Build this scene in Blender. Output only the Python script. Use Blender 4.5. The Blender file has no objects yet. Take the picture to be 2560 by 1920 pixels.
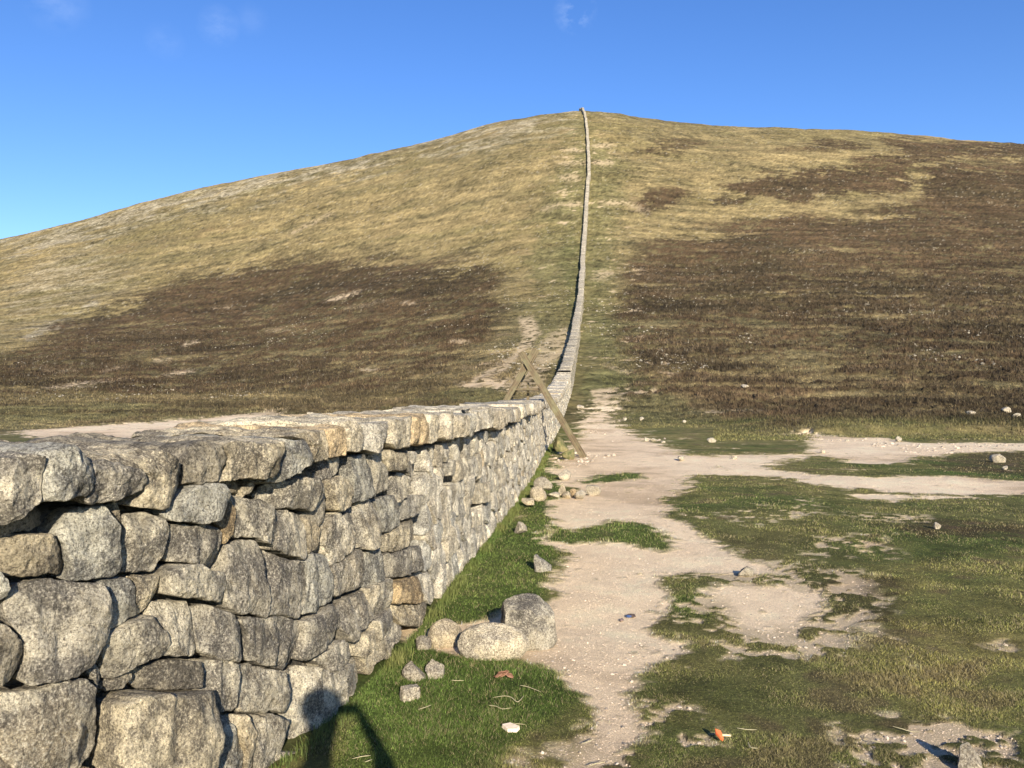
import bpy, math, random
import numpy as np
from mathutils import Vector, Matrix

scene = bpy.context.scene
COL = scene.collection
RNG = np.random.default_rng(7)
random.seed(7)
EYE = 1.75
F = 2009.0                       # focal length in px of the 2560 px wide photograph
PITCH = math.atan(25.0 / F)
SUN_U, SUN_E = -0.199, -0.383    # sunlight travels along (SUN_U, 1, SUN_E)

# ------------------------------------------------------------------ maths
def fract_hash(ix, iy, iz, seed):
    h = (ix.astype(np.int64) * 374761393 + iy.astype(np.int64) * 668265263 + iz.astype(np.int64) * 2147483647 + seed * 1274126177) & 0xFFFFFFFF
    h = ((h ^ (h >> 13)) * 1103515245) & 0xFFFFFFFF
    h = ((h ^ (h >> 16)) * 2654435761) & 0xFFFFFFFF
    h = h ^ (h >> 15)
    return (h & 0xFFFFFF).astype(np.float64) / float(0xFFFFFF)

def vnoise2(x, y, seed=0):
    x = np.asarray(x, float); y = np.asarray(y, float)
    x0 = np.floor(x); y0 = np.floor(y)
    fx = x - x0; fy = y - y0
    fx = fx * fx * (3 - 2 * fx); fy = fy * fy * (3 - 2 * fy)
    z = np.zeros_like(x0)
    a = fract_hash(x0, y0, z, seed); b = fract_hash(x0 + 1, y0, z, seed)
    c = fract_hash(x0, y0 + 1, z, seed); d = fract_hash(x0 + 1, y0 + 1, z, seed)
    return (a * (1 - fx) + b * fx) * (1 - fy) + (c * (1 - fx) + d * fx) * fy

def vnoise3(x, y, z, seed=0):
    x = np.asarray(x, float); y = np.asarray(y, float); z = np.asarray(z, float)
    x0 = np.floor(x); y0 = np.floor(y); z0 = np.floor(z)
    fx = x - x0; fy = y - y0; fz = z - z0
    fx = fx * fx * (3 - 2 * fx); fy = fy * fy * (3 - 2 * fy); fz = fz * fz * (3 - 2 * fz)
    def L(dz):
        a = fract_hash(x0, y0, z0 + dz, seed); b = fract_hash(x0 + 1, y0, z0 + dz, seed)
        c = fract_hash(x0, y0 + 1, z0 + dz, seed); d = fract_hash(x0 + 1, y0 + 1, z0 + dz, seed)
        return (a * (1 - fx) + b * fx) * (1 - fy) + (c * (1 - fx) + d * fx) * fy
    return L(0) * (1 - fz) + L(1) * fz

def fbm2(x, y, octv=4, seed=0, gain=0.5):
    s = 0.0; a = 1.0; t = 0.0
    for k in range(octv):
        # rotate each octave so the lattice never shows
        c, sn = math.cos(0.7 * k + 0.3), math.sin(0.7 * k + 0.3)
        s = s + a * (vnoise2((x * c - y * sn) * 2.0 ** k + 17.3 * k, (x * sn + y * c) * 2.0 ** k - 9.1 * k, seed + k) - 0.5)
        t += a; a *= gain
    return s / t * 2.0            # about -1..1

def fbm3(x, y, z, octv=4, seed=0, gain=0.5):
    s = 0.0; a = 1.0; t = 0.0
    for k in range(octv):
        s = s + a * (vnoise3(x * 2.0 ** k + 13.7 * k, y * 2.0 ** k + 5.1 * k, z * 2.0 ** k - 7.7 * k, seed + k) - 0.5)
        t += a; a *= gain
    return s / t * 2.0

def sstep(a, b, x):
    t = np.clip((x - a) / (b - a), 0, 1)
    return t * t * (3 - 2 * t)

def uv(px, py):
    """photograph pixel -> slopes (x/y, z/y) of its line of sight"""
    X = (px - 1280.0) / F; Z = -(py - 960.0) / F
    c, s = math.cos(PITCH), math.sin(PITCH)
    Y2 = c - Z * s; Z2 = s + Z * c
    return X / Y2, Z2 / Y2

def topx(u, e):
    c, s = math.cos(PITCH), math.sin(PITCH)
    Yc = c + e * s; Zc = -s + e * c
    return 1280 + F * u / Yc, 960 - F * Zc / Yc

def onground(px, py, z=0.0):
    u, e = uv(px, py)
    y = (z - EYE) / e
    return u * y, y

def poly_sd(x, y, poly):
    """signed distance to a polygon, negative inside"""
    P = np.asarray(poly, float)
    d = np.full(x.shape, 1e18); inside = np.zeros(x.shape, bool)
    n = len(P)
    for i in range(n):
        ax, ay = P[i]; bx, by = P[(i + 1) % n]
        ex, ey = bx - ax, by - ay
        wx, wy = x - ax, y - ay
        t = np.clip((wx * ex + wy * ey) / (ex * ex + ey * ey + 1e-12), 0, 1)
        d = np.minimum(d, (wx - ex * t) ** 2 + (wy - ey * t) ** 2)
        cond = ((ay > y) != (by > y))
        if ey != 0:
            inside ^= cond & (x < (bx - ax) * (y - ay) / ey + ax)
    d = np.sqrt(d)
    return np.where(inside, -d, d)

O_ = lambda L: [(a * 1.1573, b * 1.1573) for a, b in L]           # from the 2212 px overview
R1 = lambda L: [(a * .52448, 1050 + b * .52448) for a, b in L]
R2 = lambda L: [(700 + a * .36166, 950 + b * .36166) for a, b in L]
R5 = lambda L: [(1400 + a * .52441, 840 + b * .52441) for a, b in L]
R6 = lambda L: [(700 + a * .40687, 1400 + b * .40687) for a, b in L]

# ------------------------------------------------------------------ scene helpers
def set_props(o, label=None, cat=None, group=None, kind=None):
    if label: o['label'] = label
    if cat: o['category'] = cat
    if group: o['group'] = group
    if kind: o['kind'] = kind
    return o

def mesh_obj(name, V, Fc, mat, parent=None, cols=None, smooth=True, loc=None, fmat=None):
    """V (n,3); Fc: list of face index arrays with 3 or 4 columns"""
    V = np.asarray(V, np.float64)
    if loc is not None: V = V - np.array(loc)
    me = bpy.data.meshes.new(name)
    if not isinstance(Fc, list) or (len(Fc) and not isinstance(Fc[0], np.ndarray)): Fc = [np.asarray(Fc)]
    Fc = [f for f in Fc if len(f)]
    loops = np.concatenate([f.ravel() for f in Fc]).astype(np.int32)
    tot = np.concatenate([np.full(len(f), f.shape[1], np.int32) for f in Fc])
    start = np.concatenate([[0], np.cumsum(tot)[:-1]]).astype(np.int32)
    me.vertices.add(len(V)); me.vertices.foreach_set('co', V.astype(np.float32).ravel())
    me.loops.add(len(loops)); me.loops.foreach_set('vertex_index', loops)
    me.polygons.add(len(tot)); me.polygons.foreach_set('loop_start', start)
    try: me.polygons.foreach_set('loop_total', tot)
    except Exception: pass
    me.polygons.foreach_set('use_smooth', np.full(len(tot), smooth, bool))
    if cols is not None:
        at = me.color_attributes.new('albedo', 'FLOAT_COLOR', 'POINT')
        c = np.ones((len(V), 4), np.float32); c[:, :cols.shape[1]] = cols
        at.data.foreach_set('color', c.ravel())
    me.update(calc_edges=True); me.validate()
    if mat: me.materials.append(mat)
    o = bpy.data.objects.new(name, me); COL.objects.link(o)
    if loc is not None: o.location = loc
    if parent: o.parent = parent
    return o

def empty(name, loc=(0, 0, 0)):
    o = bpy.data.objects.new(name, None); COL.objects.link(o); o.location = loc
    o.empty_display_size = .2
    return o

class NT:
    def __init__(s, mat):
        mat.use_nodes = True; s.t = mat.node_tree; s.t.nodes.clear(); s.n = s.t.nodes
    def new(s, typ, **kw):
        n = s.n.new(typ)
        for k, v in kw.items():
            if k.startswith('i_'):
                key = k[2:]
                n.inputs[int(key) if key.isdigit() else key.replace('_', ' ')].default_value = v
            else: setattr(n, k, v)
        return n
    def link(s, a, b): s.t.links.new(a, b)
    def noise(s, vec, scale, detail=4, rough=.55):
        n = s.new('ShaderNodeTexNoise', i_Scale=scale, i_Detail=detail, i_Roughness=rough); s.link(vec, n.inputs['Vector']); return n.outputs['Fac']
    def ramp(s, fac, stops):
        n = s.new('ShaderNodeValToRGB'); cr = n.color_ramp
        cr.elements[0].position = stops[0][0]; cr.elements[0].color = (*stops[0][1], 1)
        cr.elements[1].position = stops[-1][0]; cr.elements[1].color = (*stops[-1][1], 1)
        for p, c in stops[1:-1]:
            e = cr.elements.new(p); e.color = (*c, 1)
        s.link(fac, n.inputs[0]); return n.outputs[0]
    def mix(s, fac, a, b, mode='MIX'):
        n = s.new('ShaderNodeMix', data_type='RGBA', blend_type=mode)
        for sock, v in ((n.inputs[0], fac), (n.inputs[6], a), (n.inputs[7], b)):
            if hasattr(v, 'links'): s.link(v, sock)
            elif isinstance(v, (int, float)): sock.default_value = v
            else: sock.default_value = (*v, 1)
        return n.outputs[2]
    def math(s, op, a, b=0.0, clamp=False):
        n = s.new('ShaderNodeMath', operation=op, use_clamp=clamp)
        for sock, v in ((n.inputs[0], a), (n.inputs[1], b)):
            if hasattr(v, 'links'): s.link(v, sock)
            else: sock.default_value = v
        return n.outputs[0]

def finish(nt, color, rough, bump_h=None, dist=.01, strength=1.0, spec=.3, extra=None):
    b = nt.new('ShaderNodeBsdfPrincipled')
    b.inputs['Specular IOR Level'].default_value = spec
    if hasattr(color, 'links'): nt.link(color, b.inputs['Base Color'])
    else: b.inputs['Base Color'].default_value = (*color, 1)
    if hasattr(rough, 'links'): nt.link(rough, b.inputs['Roughness'])
    else: b.inputs['Roughness'].default_value = rough
    if bump_h is not None:
        prev = None
        for h, d in (bump_h if isinstance(bump_h, list) else [(bump_h, dist)]):
            bn = nt.new('ShaderNodeBump', i_Distance=d, i_Strength=strength)
            nt.link(h, bn.inputs['Height'])
            if prev: nt.link(prev, bn.inputs['Normal'])
            prev = bn.outputs[0]
        nt.link(prev, b.inputs['Normal'])
    o = nt.new('ShaderNodeOutputMaterial'); nt.link(b.outputs[0], o.inputs[0])
    return b

# ------------------------------------------------------------------ materials
def granite_material(name, grey, pale, stain, lich_amt=.5, near=True):
    m = bpy.data.materials.new(name); nt = NT(m)
    tc = nt.new('ShaderNodeTexCoord').outputs['Object']
    att = nt.new('ShaderNodeAttribute', attribute_name='albedo')
    tint = att.outputs['Color']
    # large weathering patches: pale fresh granite against grey lichen crust
    big = nt.noise(tc, 5.0, 7, .68)
    f1 = nt.ramp(big, [(.45, (0, 0, 0)), (.55, (1, 1, 1))])
    col = nt.mix(f1, grey, pale)
    warm = nt.noise(tc, 1.7, 4, .6)
    col = nt.mix(nt.ramp(warm, [(.56, (0, 0, 0)), (.72, (.7, .7, .7))]), col, stain)
    # crystals
    g1 = nt.noise(tc, 95, 3, .75)
    col = nt.mix(nt.ramp(g1, [(.33, (.85, .85, .85)), (.50, (0, 0, 0)), (1.0, (0, 0, 0))]), col, (.07, .06, .055))
    col = nt.mix(nt.ramp(g1, [(.0, (0, 0, 0)), (.52, (0, 0, 0)), (.66, (.85, .85, .85))]), col, (.82, .77, .64))
    g2 = nt.noise(tc, 240, 2, .7)
    col = nt.mix(.55, col, nt.ramp(g2, [(.36, (.30, .29, .28)), (.60, (1.12, 1.08, 1.02))]), 'MULTIPLY')
    # dark map lichens in rounded blots, and grey-green film
    vo = nt.new('ShaderNodeTexVoronoi', i_Scale=6.5); nt.link(tc, vo.inputs['Vector'])
    wob = nt.noise(tc, 22, 3, .6)
    dist = nt.math('ADD', vo.outputs['Distance'], nt.math('MULTIPLY', nt.math('SUBTRACT', wob, .5), .55))
    blot = nt.ramp(dist, [(.13, (1, 1, 1)), (.20, (0, 0, 0))])
    sep = nt.new('ShaderNodeSeparateColor'); nt.link(vo.outputs['Color'], sep.inputs[0])
    blot = nt.math('MULTIPLY', blot, nt.math('GREATER_THAN', sep.outputs[0], .62))
    col = nt.mix(nt.math('MULTIPLY', blot, lich_amt), col, (.085, .08, .06))
    film = nt.noise(tc, 7.5, 6, .7)
    col = nt.mix(nt.ramp(film, [(.50, (0, 0, 0)), (.68, (lich_amt, lich_amt, lich_amt))]), col, (.145, .13, .10))
    col = nt.mix(1.0, col, tint, 'MULTIPLY')
    pj = nt.noise(tc, 14, 8, .75)
    col = nt.mix(.8, col, nt.ramp(pj, [(.34, (.52, .50, .47)), (.5, (1, 1, 1)), (.66, (1.28, 1.27, 1.24))]), 'MULTIPLY')
    h1 = nt.noise(tc, 9, 8, .68); h2 = nt.noise(tc, 60, 6, .75)
    mp = nt.new('ShaderNodeMapping'); mp.inputs['Rotation'].default_value = (.5, .8, .3); mp.inputs['Scale'].default_value = (18, 18, 3.5); nt.link(tc, mp.inputs[0])
    h3 = nt.noise(mp.outputs[0], 1, 5, .65)
    finish(nt, col, .92, [(h3, .06), (h1, .06), (h2, .014)], spec=.25)
    return m

M_GRAN = granite_material('weathered_granite', (.26, .24, .205), (.74, .68, .54), (.54, .45, .30))
M_GRANF = granite_material('pale_granite', (.44, .415, .36), (.82, .77, .65), (.60, .53, .40), .38)
M_DARK = bpy.data.materials.new('shaded_hearting_stone'); _n = NT(M_DARK)
_tc = _n.new('ShaderNodeTexCoord').outputs['Object']
finish(_n, _n.ramp(_n.noise(_tc, 12, 5), [(.3, (.05, .045, .035)), (.7, (.16, .14, .11))]), .95, _n.noise(_tc, 18, 6), .05)

def terrain_material():
    m = bpy.data.materials.new('moorland_turf_and_grit'); nt = NT(m)
    tc = nt.new('ShaderNodeTexCoord').outputs['Object']
    att = nt.new('ShaderNodeAttribute', attribute_name='albedo')
    sand = att.outputs['Alpha']
    fine = nt.noise(tc, 34, 6, .72); fine2 = nt.noise(tc, 150, 3, .7); mid = nt.noise(tc, 3.0, 6, .7)
    vm = nt.ramp(fine, [(.30, (.45, .45, .45)), (.70, (1.5, 1.5, 1.5))])
    gcol = nt.mix(.85, att.outputs['Color'], vm, 'MULTIPLY')
    gcol = nt.mix(.6, gcol, nt.ramp(mid, [(.3, (.6, .62, .6)), (.7, (1.35, 1.3, 1.2))]), 'MULTIPLY')
    scol = nt.mix(.75, att.outputs['Color'], nt.ramp(fine2, [(.28, (.48, .42, .38)), (.5, (.98, .96, .94)), (.72, (1.4, 1.4, 1.4))]), 'MULTIPLY')
    scol = nt.mix(.4, scol, nt.ramp(fine, [(.3, (.65, .62, .6)), (.7, (1.25, 1.25, 1.25))]), 'MULTIPLY')
    col = nt.mix(sand, gcol, scol)
    hs = nt.math('MULTIPLY', fine2, nt.math('ADD', .25, nt.math('MULTIPLY', sand, .75)))
    hg = nt.math('MULTIPLY', fine, nt.math('SUBTRACT', 1.15, sand))
    finish(nt, col, .97, [(nt.math('MULTIPLY', mid, nt.math('SUBTRACT', 1.1, sand)), .05), (hg, .05), (hs, .012)], spec=.12)
    return m
M_TERR = terrain_material()

def attr_material(name, rough=.9, spec=.15, trans=0.0, noise=0.0):
    m = bpy.data.materials.new(name); nt = NT(m)
    att = nt.new('ShaderNodeAttribute', attribute_name='albedo')
    col = att.outputs['Color']
    if noise:
        tc = nt.new('ShaderNodeTexCoord').outputs['Object']
        col = nt.mix(noise, col, nt.ramp(nt.noise(tc, 40, 5, .7), [(.3, (.5, .5, .5)), (.7, (1.4, 1.4, 1.4))]), 'MULTIPLY')
    b = nt.new('ShaderNodeBsdfPrincipled'); nt.link(col, b.inputs['Base Color'])
    b.inputs['Roughness'].default_value = rough; b.inputs['Specular IOR Level'].default_value = spec
    o = nt.new('ShaderNodeOutputMaterial')
    if trans:
        tr = nt.new('ShaderNodeBsdfTranslucent'); nt.link(col, tr.inputs[0])
        mx = nt.new('ShaderNodeMixShader', i_0=trans); nt.link(b.outputs[0], mx.inputs[1]); nt.link(tr.outputs[0], mx.inputs[2]); nt.link(mx.outputs[0], o.inputs[0])
    else: nt.link(b.outputs[0], o.inputs[0])
    return m
M_BLADE = attr_material('grass_blade', .7, .25, .3)
M_GRIT = attr_material('grit_stone', .9, .2, 0, .5)

def wood_material(name, a, b):
    m = bpy.data.materials.new(name); nt = NT(m)
    tc = nt.new('ShaderNodeTexCoord').outputs['Object']
    mp = nt.new('ShaderNodeMapping'); mp.inputs['Scale'].default_value = (60, 60, 1.6); nt.link(tc, mp.inputs[0])
    g = nt.noise(mp.outputs[0], 1, 6, .65); big = nt.noise(tc, 2.2, 5, .6)
    col = nt.ramp(g, [(.32, a), (.66, b)])
    col = nt.mix(nt.ramp(big, [(.45, (0, 0, 0)), (.65, (.7, .7, .7))]), col, (.20, .195, .11))
    finish(nt, col, .85, g, .006, spec=.2)
    return m
M_WOOD = wood_material('weathered_timber', (.04, .029, .02), (.19, .145, .088))

def plain_noise(name, a, b, scale=20, rough=.8, bump=.004, spec=.2, mix3=None):
    m = bpy.data.materials.new(name); nt = NT(m)
    tc = nt.new('ShaderNodeTexCoord').outputs['Object']
    n = nt.noise(tc, scale, 5, .65)
    stops = [(.35, a), (.65, b)]
    finish(nt, nt.ramp(n, stops), rough, n, bump, spec=spec)
    return m

# ------------------------------------------------------------------ terrain
SKY = O_([(-420, 640), (0, 518), (200, 470), (400, 415), (560, 380), (740, 345), (900, 310), (950, 298), (1000, 283), (1100, 258), (1200, 243), (1240, 239), (1265, 239), (1340, 245),
          (1450, 263), (1540, 272), (1700, 277), (1900, 287), (2050, 300), (2212, 312), (2700, 375)])
_su, _se = zip(*[uv(a, b) for a, b in SKY])
def e_sky(u): return np.interp(u, _su, _se)
YT = np.array([25, 35, 50, 65, 80, 100, 130, 180, 220, 250, 300, 340, 380, 420, 470, 600, 800], float)
def col_e(l): return np.array(l, float)
# elevation slope e(Y) as a fraction of the skyline's, for three bearings (left / along the wall / right)
GL = col_e([-.365, -.255, -.165, -.11, -.07, 0.01, .13, .33, .46, .58, .75, .86, .94, 1.0, .99, .78, .5])
GC = col_e([-.198, -.138, -.072, .02, .10, .18, .275, .45, .60, .71, .855, .93, .98, 1.0, .985, .8, .52])
GR = col_e([-.225, -.150, -.06, .035, .12, .21, .33, .54, .67, .76, .88, .95, .985, 1.0, .99, .8, .5])
YF = np.arange(0, 801.0, 1.0)
def _mk(es, G):
    H = EYE + YT * (G * es)
    H = np.where(YT <= 35, 0, H)
    h = np.interp(YF, YT, H)
    k = np.hanning(23); k /= k.sum()
    hp = np.pad(h, 11, mode='edge')
    out = np.convolve(hp, k, mode='valid')
    out[:25] = 0
    return out
_es_l, _es_c, _es_r = e_sky(-.637), e_sky(.092), e_sky(.637)
def height_base(x, y):
    yy = np.clip(y, 0, 799); u = np.clip(x / np.maximum(y, 12.0), -.9, .9)
    es = e_sky(u)
    H = [np.interp(yy, YF, _mk(s, g)) for s, g in ((_es_l, GL), (_es_c, GC), (_es_r, GR))]
    # normalise: bring each bearing's profile to this bearing's skyline
    w = np.clip((u - .092) / .5, -1, 1)
    wl = sstep(0, 1, -w); wr = sstep(0, 1, w); wc = 1 - wl - wr
    h = H[0] * wl + H[1] * wc + H[2] * wr
    en = _es_l * wl + _es_c * wc + _es_r * wr
    rise = sstep(90, 420, yy)
    return h + (es - en) * yy * rise

def rough_scale(y): return sstep(34, 75, y)
PATHS_NEAR = []
def relief(x, y, sand=None):
    far = sstep(60, 260, y)
    a = fbm2(x / 38., y / 38., 3, 11) * 1.2 * far
    a = a + fbm2(x / 9., y / 14., 3, 12) * .30 * sstep(50, 120, y) + fbm2(x / 7., y / 9., 3, 14) * .55 * sstep(250, 380, y)
    a = a + fbm2(x / 1.9, y / 1.9, 2, 13) * .035
    return a

# --- painted areas of the near flat ground, traced and laid out in plan metres
def plan(polypx): return [onground(a, b) for a, b in polypx]
P_SAND = [
    plan(O_([(1300, 893), (1316, 893), (1330, 925), (1400, 950), (1480, 985), (1640, 988), (1740, 985), (1700, 1002), (1500, 1026), (1500, 1036), (1480, 1062), (1440, 1085), (1450, 1120), (1500, 1150), (1560, 1172),
              (1600, 1200), (1640, 1212), (1690, 1238), (1600, 1240), (1480, 1232), (1400, 1243), (1405, 1262), (1430, 1300), (1440, 1330), (1395, 1350), (1400, 1365), (1470, 1385), (1470, 1400), (1400, 1450), (1345, 1495), (1372, 1540),
              (1390, 1580), (1330, 1640), (1300, 1659), (1230, 1659), (1290, 1590), (1290, 1530), (1245, 1485), (1200, 1447), (1130, 1432), (1060, 1425), (1000, 1425), (940, 1405), (880, 1375), (860, 1355), (930, 1345), (1010, 1345), (1060, 1330), (1110, 1312), (1175, 1306),
              (1188, 1280), (1165, 1258), (1190, 1232), (1215, 1200), (1180, 1175), (1210, 1140), (1190, 1110), (1180, 1085), (1235, 1070), (1215, 1040), (1200, 1000), (1225, 965), (1245, 940), (1262, 920)])),
    plan(R5([(1180, 470), (1240, 482), (1500, 490), (1700, 508), (2300, 518), (2300, 547), (1900, 560), (1700, 582), (1560, 612), (1400, 604), (1260, 572), (1000, 580), (700, 592), (700, 570), (1150, 560), (1210, 540)])),
    plan(R5([(560, 590), (800, 600), (960, 610), (1080, 655), (1250, 672), (1500, 680), (1700, 672), (1900, 672), (2060, 690), (2300, 696), (2300, 764), (2212, 760), (1960, 752), (1700, 745), (1400, 728), (1200, 705), (1000, 670), (800, 664), (600, 660)])),
    plan(R5([(1370, 752), (1500, 748), (1700, 762), (1950, 764), (1800, 780), (1640, 775), (1600, 796), (1540, 780), (1440, 782)])),
    plan(O_([(1540, 1275), (1600, 1262), (1700, 1265), (1765, 1280), (1775, 1320), (1740, 1350), (1680, 1372), (1600, 1350), (1560, 1320)])),
    plan(O_([(20, 934), (200, 924), (480, 908), (600, 902), (640, 915), (520, 935), (300, 945), (100, 948)])),
    plan(R5([(620, 355), (700, 360), (1020, 368), (1030, 374), (860, 372), (700, 372), (640, 368)])),
]
P_GRASS_ON_SAND = [
    plan(O_([(1256, 1046), (1290, 1026), (1340, 1020), (1390, 1022), (1400, 1032), (1350, 1040), (1300, 1046)])),
    plan(O_([(1195, 1140), (1240, 1150), (1330, 1128), (1390, 1138), (1440, 1160), (1462, 1185), (1430, 1195), (1380, 1178), (1290, 1172), (1230, 1176), (1190, 1172)])),
]
P_THIN = [  # sparse turf with grit showing through
    (plan(O_([(1330, 1560), (1400, 1480), (1500, 1500), (1560, 1640), (1560, 1700), (1150, 1700), (1260, 1560)])), .62),
    (plan(O_([(1400, 1240), (1560, 1215), (1700, 1215), (1900, 1230), (1930, 1330), (1850, 1420), (1700, 1420), (1560, 1420), (1440, 1340)])), .55),
    (plan(O_([(1800, 1560), (2000, 1545), (2190, 1590), (2212, 1700), (1860, 1700)])), .68),
    (plan(O_([(1560, 1110), (1750, 1080), (1780, 1110), (1600, 1135)])), .55),
    (plan(O_([(1840, 1110), (2000, 1115), (2000, 1128), (1860, 1122)])), .8),
    (plan(O_([(1700, 1160), (1900, 1150), (1960, 1200), (1760, 1215)])), .5),
    (plan(O_([(1180, 1460), (1290, 1520), (1270, 1600), (1160, 1700), (1060, 1700), (1180, 1560)])), .35),
]
P_LUSH = [
    (plan(O_([(700, 1700), (760, 1500), (850, 1390), (960, 1270), (1080, 1130), (1150, 1060), (1180, 1000), (1200, 960), (1240, 880), (1262, 880), (1230, 1010), (1200, 1110), (1215, 1200), (1180, 1300), (1060, 1330), (1200, 1450), (1250, 1500), (1130, 1600), (1060, 1700)])), 1.0),
    (plan(O_([(1430, 1290), (1480, 1265), (1560, 1290), (1550, 1330), (1480, 1345), (1430, 1320)])), .8),
    (plan(O_([(1190, 1125), (1460, 1130), (1470, 1200), (1190, 1190)])), .8),
    (plan(O_([(1240, 1050), (1290, 1015), (1420, 1015), (1420, 1050)])), .9),
]
P_DARK = [
    (plan(O_([(1850, 1590), (2000, 1560), (2180, 1600), (2212, 1700), (1900, 1700)])), .55),   # peat and bare dark soil, rust brown heather bits
    (plan(O_([(1740, 1260), (1930, 1245), (1950, 1290), (1930, 1350), (1860, 1375), (1830, 1330), (1800, 1290)])), .62),
    (plan(R5([(1550, 890), (1750, 870), (2000, 890), (2300, 900), (2300, 980), (2000, 970), (1650, 950)])), .85),
    (plan(R5([(1760, 590), (1960, 552), (2300, 556), (2300, 680), (2050, 660), (1800, 640)])), .8),
    (plan(R5([(980, 430), (1160, 425), (1170, 480), (1000, 455)])), .9),
    (plan(O_([(1500, 1130), (1700, 1190), (1650, 1230), (1570, 1175)])), .35),
]
P_YELLOW = [
    (plan(O_([(1880, 1220), (2212, 1200), (2300, 1200), (2300, 1500), (2212, 1620), (1980, 1560), (1880, 1480), (1940, 1350)])), .9),
    (plan(R5([(820, 850), (1150, 800), (1400, 950), (1300, 970), (1000, 960)])), .6),
]
# --- painted areas of the hillside (photo pixels, evaluated on the slope that faces them)
H_HEATH = [
    (O_([(-60, 800), (60, 745), (120, 700), (230, 662), (400, 615), (560, 578), (700, 565), (800, 558), (920, 572), (1030, 560), (1085, 590), (1075, 660), (1045, 740), (1000, 800), (900, 838), (700, 850), (500, 862), (200, 845), (-60, 860)]), 1.1, 30),
    (O_([(1350, 860), (1345, 760), (1335, 680), (1345, 600), (1370, 545), (1430, 508), (1520, 500), (1600, 480), (1700, 462), (1800, 470), (1880, 450), (1960, 440), (2010, 395), (2040, 368), (2120, 355), (2300, 330), (2300, 960), (2000, 950), (1700, 930), (1560, 900), (1450, 860)]), 1.15, 26),
    (O_([(1366, 450), (1400, 420), (1455, 412), (1500, 422), (1440, 450), (1400, 462)]), 1.3, 10),
    (O_([(1560, 412), (1660, 383), (1800, 375), (1930, 380), (1980, 400), (1940, 418), (1800, 415), (1740, 432), (1620, 425)]), 1.4, 12),
    (O_([(1510, 445), (1560, 420), (1620, 432), (1570, 460)]), 1.3, 10),
    (O_([(1850, 335), (2000, 322), (2100, 330), (2050, 350), (1900, 352)]), 1.2, 12),
    (O_([(1350, 330), (1440, 305), (1520, 308), (1480, 325), (1400, 335)]), .9, 10),
    (O_([(1680, 322), (1780, 312), (1880, 318), (1800, 328)]), 1.1, 8),
    (O_([(1980, 330), (2080, 335), (2212, 345), (2300, 320), (2300, 300), (2050, 303), (1900, 295)]), 1.1, 10),
    (O_([(1980, 420), (2040, 350), (2100, 360), (2300, 350), (2300, 600), (2060, 520)]), 1.3, 16),
]
H_STRAW = [
    (O_([(200, 700), (260, 620), (420, 530), (600, 460), (800, 400), (1000, 390), (1140, 440), (1150, 540), (1000, 565), (800, 550), (640, 580), (420, 640), (230, 720)]), .75, 50),
    (O_([(-50, 640), (-50, 560), (60, 535), (130, 545), (120, 620), (0, 700)]), .7, 25),
    (O_([(1340, 400), (1450, 360), (1600, 330), (1800, 335), (1960, 375), (2050, 330), (2080, 350), (2030, 400), (1900, 385), (1700, 378), (1540, 405), (1420, 420), (1340, 430)]), .85, 18),
    (O_([(1360, 500), (1480, 470), (1600, 450), (1780, 440), (1900, 420), (1960, 430), (1800, 470), (1600, 480), (1400, 515)]), .7, 14),
    (O_([(1350, 780), (1600, 775), (1900, 800), (2212, 850), (2300, 920), (1900, 900), (1600, 850), (1380, 820)]), .9, 30),
]
H_GREY = [
    (O_([(-50, 540), (0, 515), (300, 430), (600, 365), (740, 340), (900, 305), (1000, 280), (1240, 235), (1245, 285), (1100, 300), (950, 335), (800, 365), (600, 410), (420, 450), (250, 500), (100, 545)]), .55, 14),
    (O_([(60, 560), (200, 530), (300, 600), (200, 660), (60, 720), (0, 700)]), .35, 30),
    (O_([(50, 720), (110, 690), (200, 650), (230, 655), (120, 712), (60, 740)]), .7, 6),
]
H_GREEN = [
    (O_([(790, 905), (820, 875), (960, 842), (1080, 836), (1110, 870), (960, 895)]), .95, 8),
    (O_([(1255, 900), (1262, 800), (1330, 790), (1400, 815), (1440, 850), (1500, 880), (1620, 915), (1660, 945), (1500, 955), (1300, 930)]), .75, 9),
    (O_([(0, 915), (0, 880), (300, 875), (560, 880), (700, 890), (500, 910)]), .5, 10),
    (O_([(1130, 520), (1190, 440), (1215, 300), (1262, 260), (1310, 300), (1340, 420), (1330, 600), (1350, 700), (1400, 780), (1380, 850), (1200, 870), (1140, 760), (1150, 640)]), .62, 26),
    (O_([(1222, 640), (1215, 540), (1232, 500), (1250, 510), (1252, 620), (1240, 700)]), .75, 8),
    (O_([(1262, 700), (1275, 560), (1300, 600), (1320, 700), (1340, 780), (1262, 790)]), .5, 14),
]
def ell(cx, cy, rx, ry, tilt=0.0, s=1.0, soft=5):
    L = []
    for k in range(10):
        a = k / 10 * 2 * math.pi
        L.append((cx + rx * math.cos(a), cy + ry * math.sin(a) - tilt * rx * math.cos(a)))
    return (O_(L), s, soft)
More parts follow.
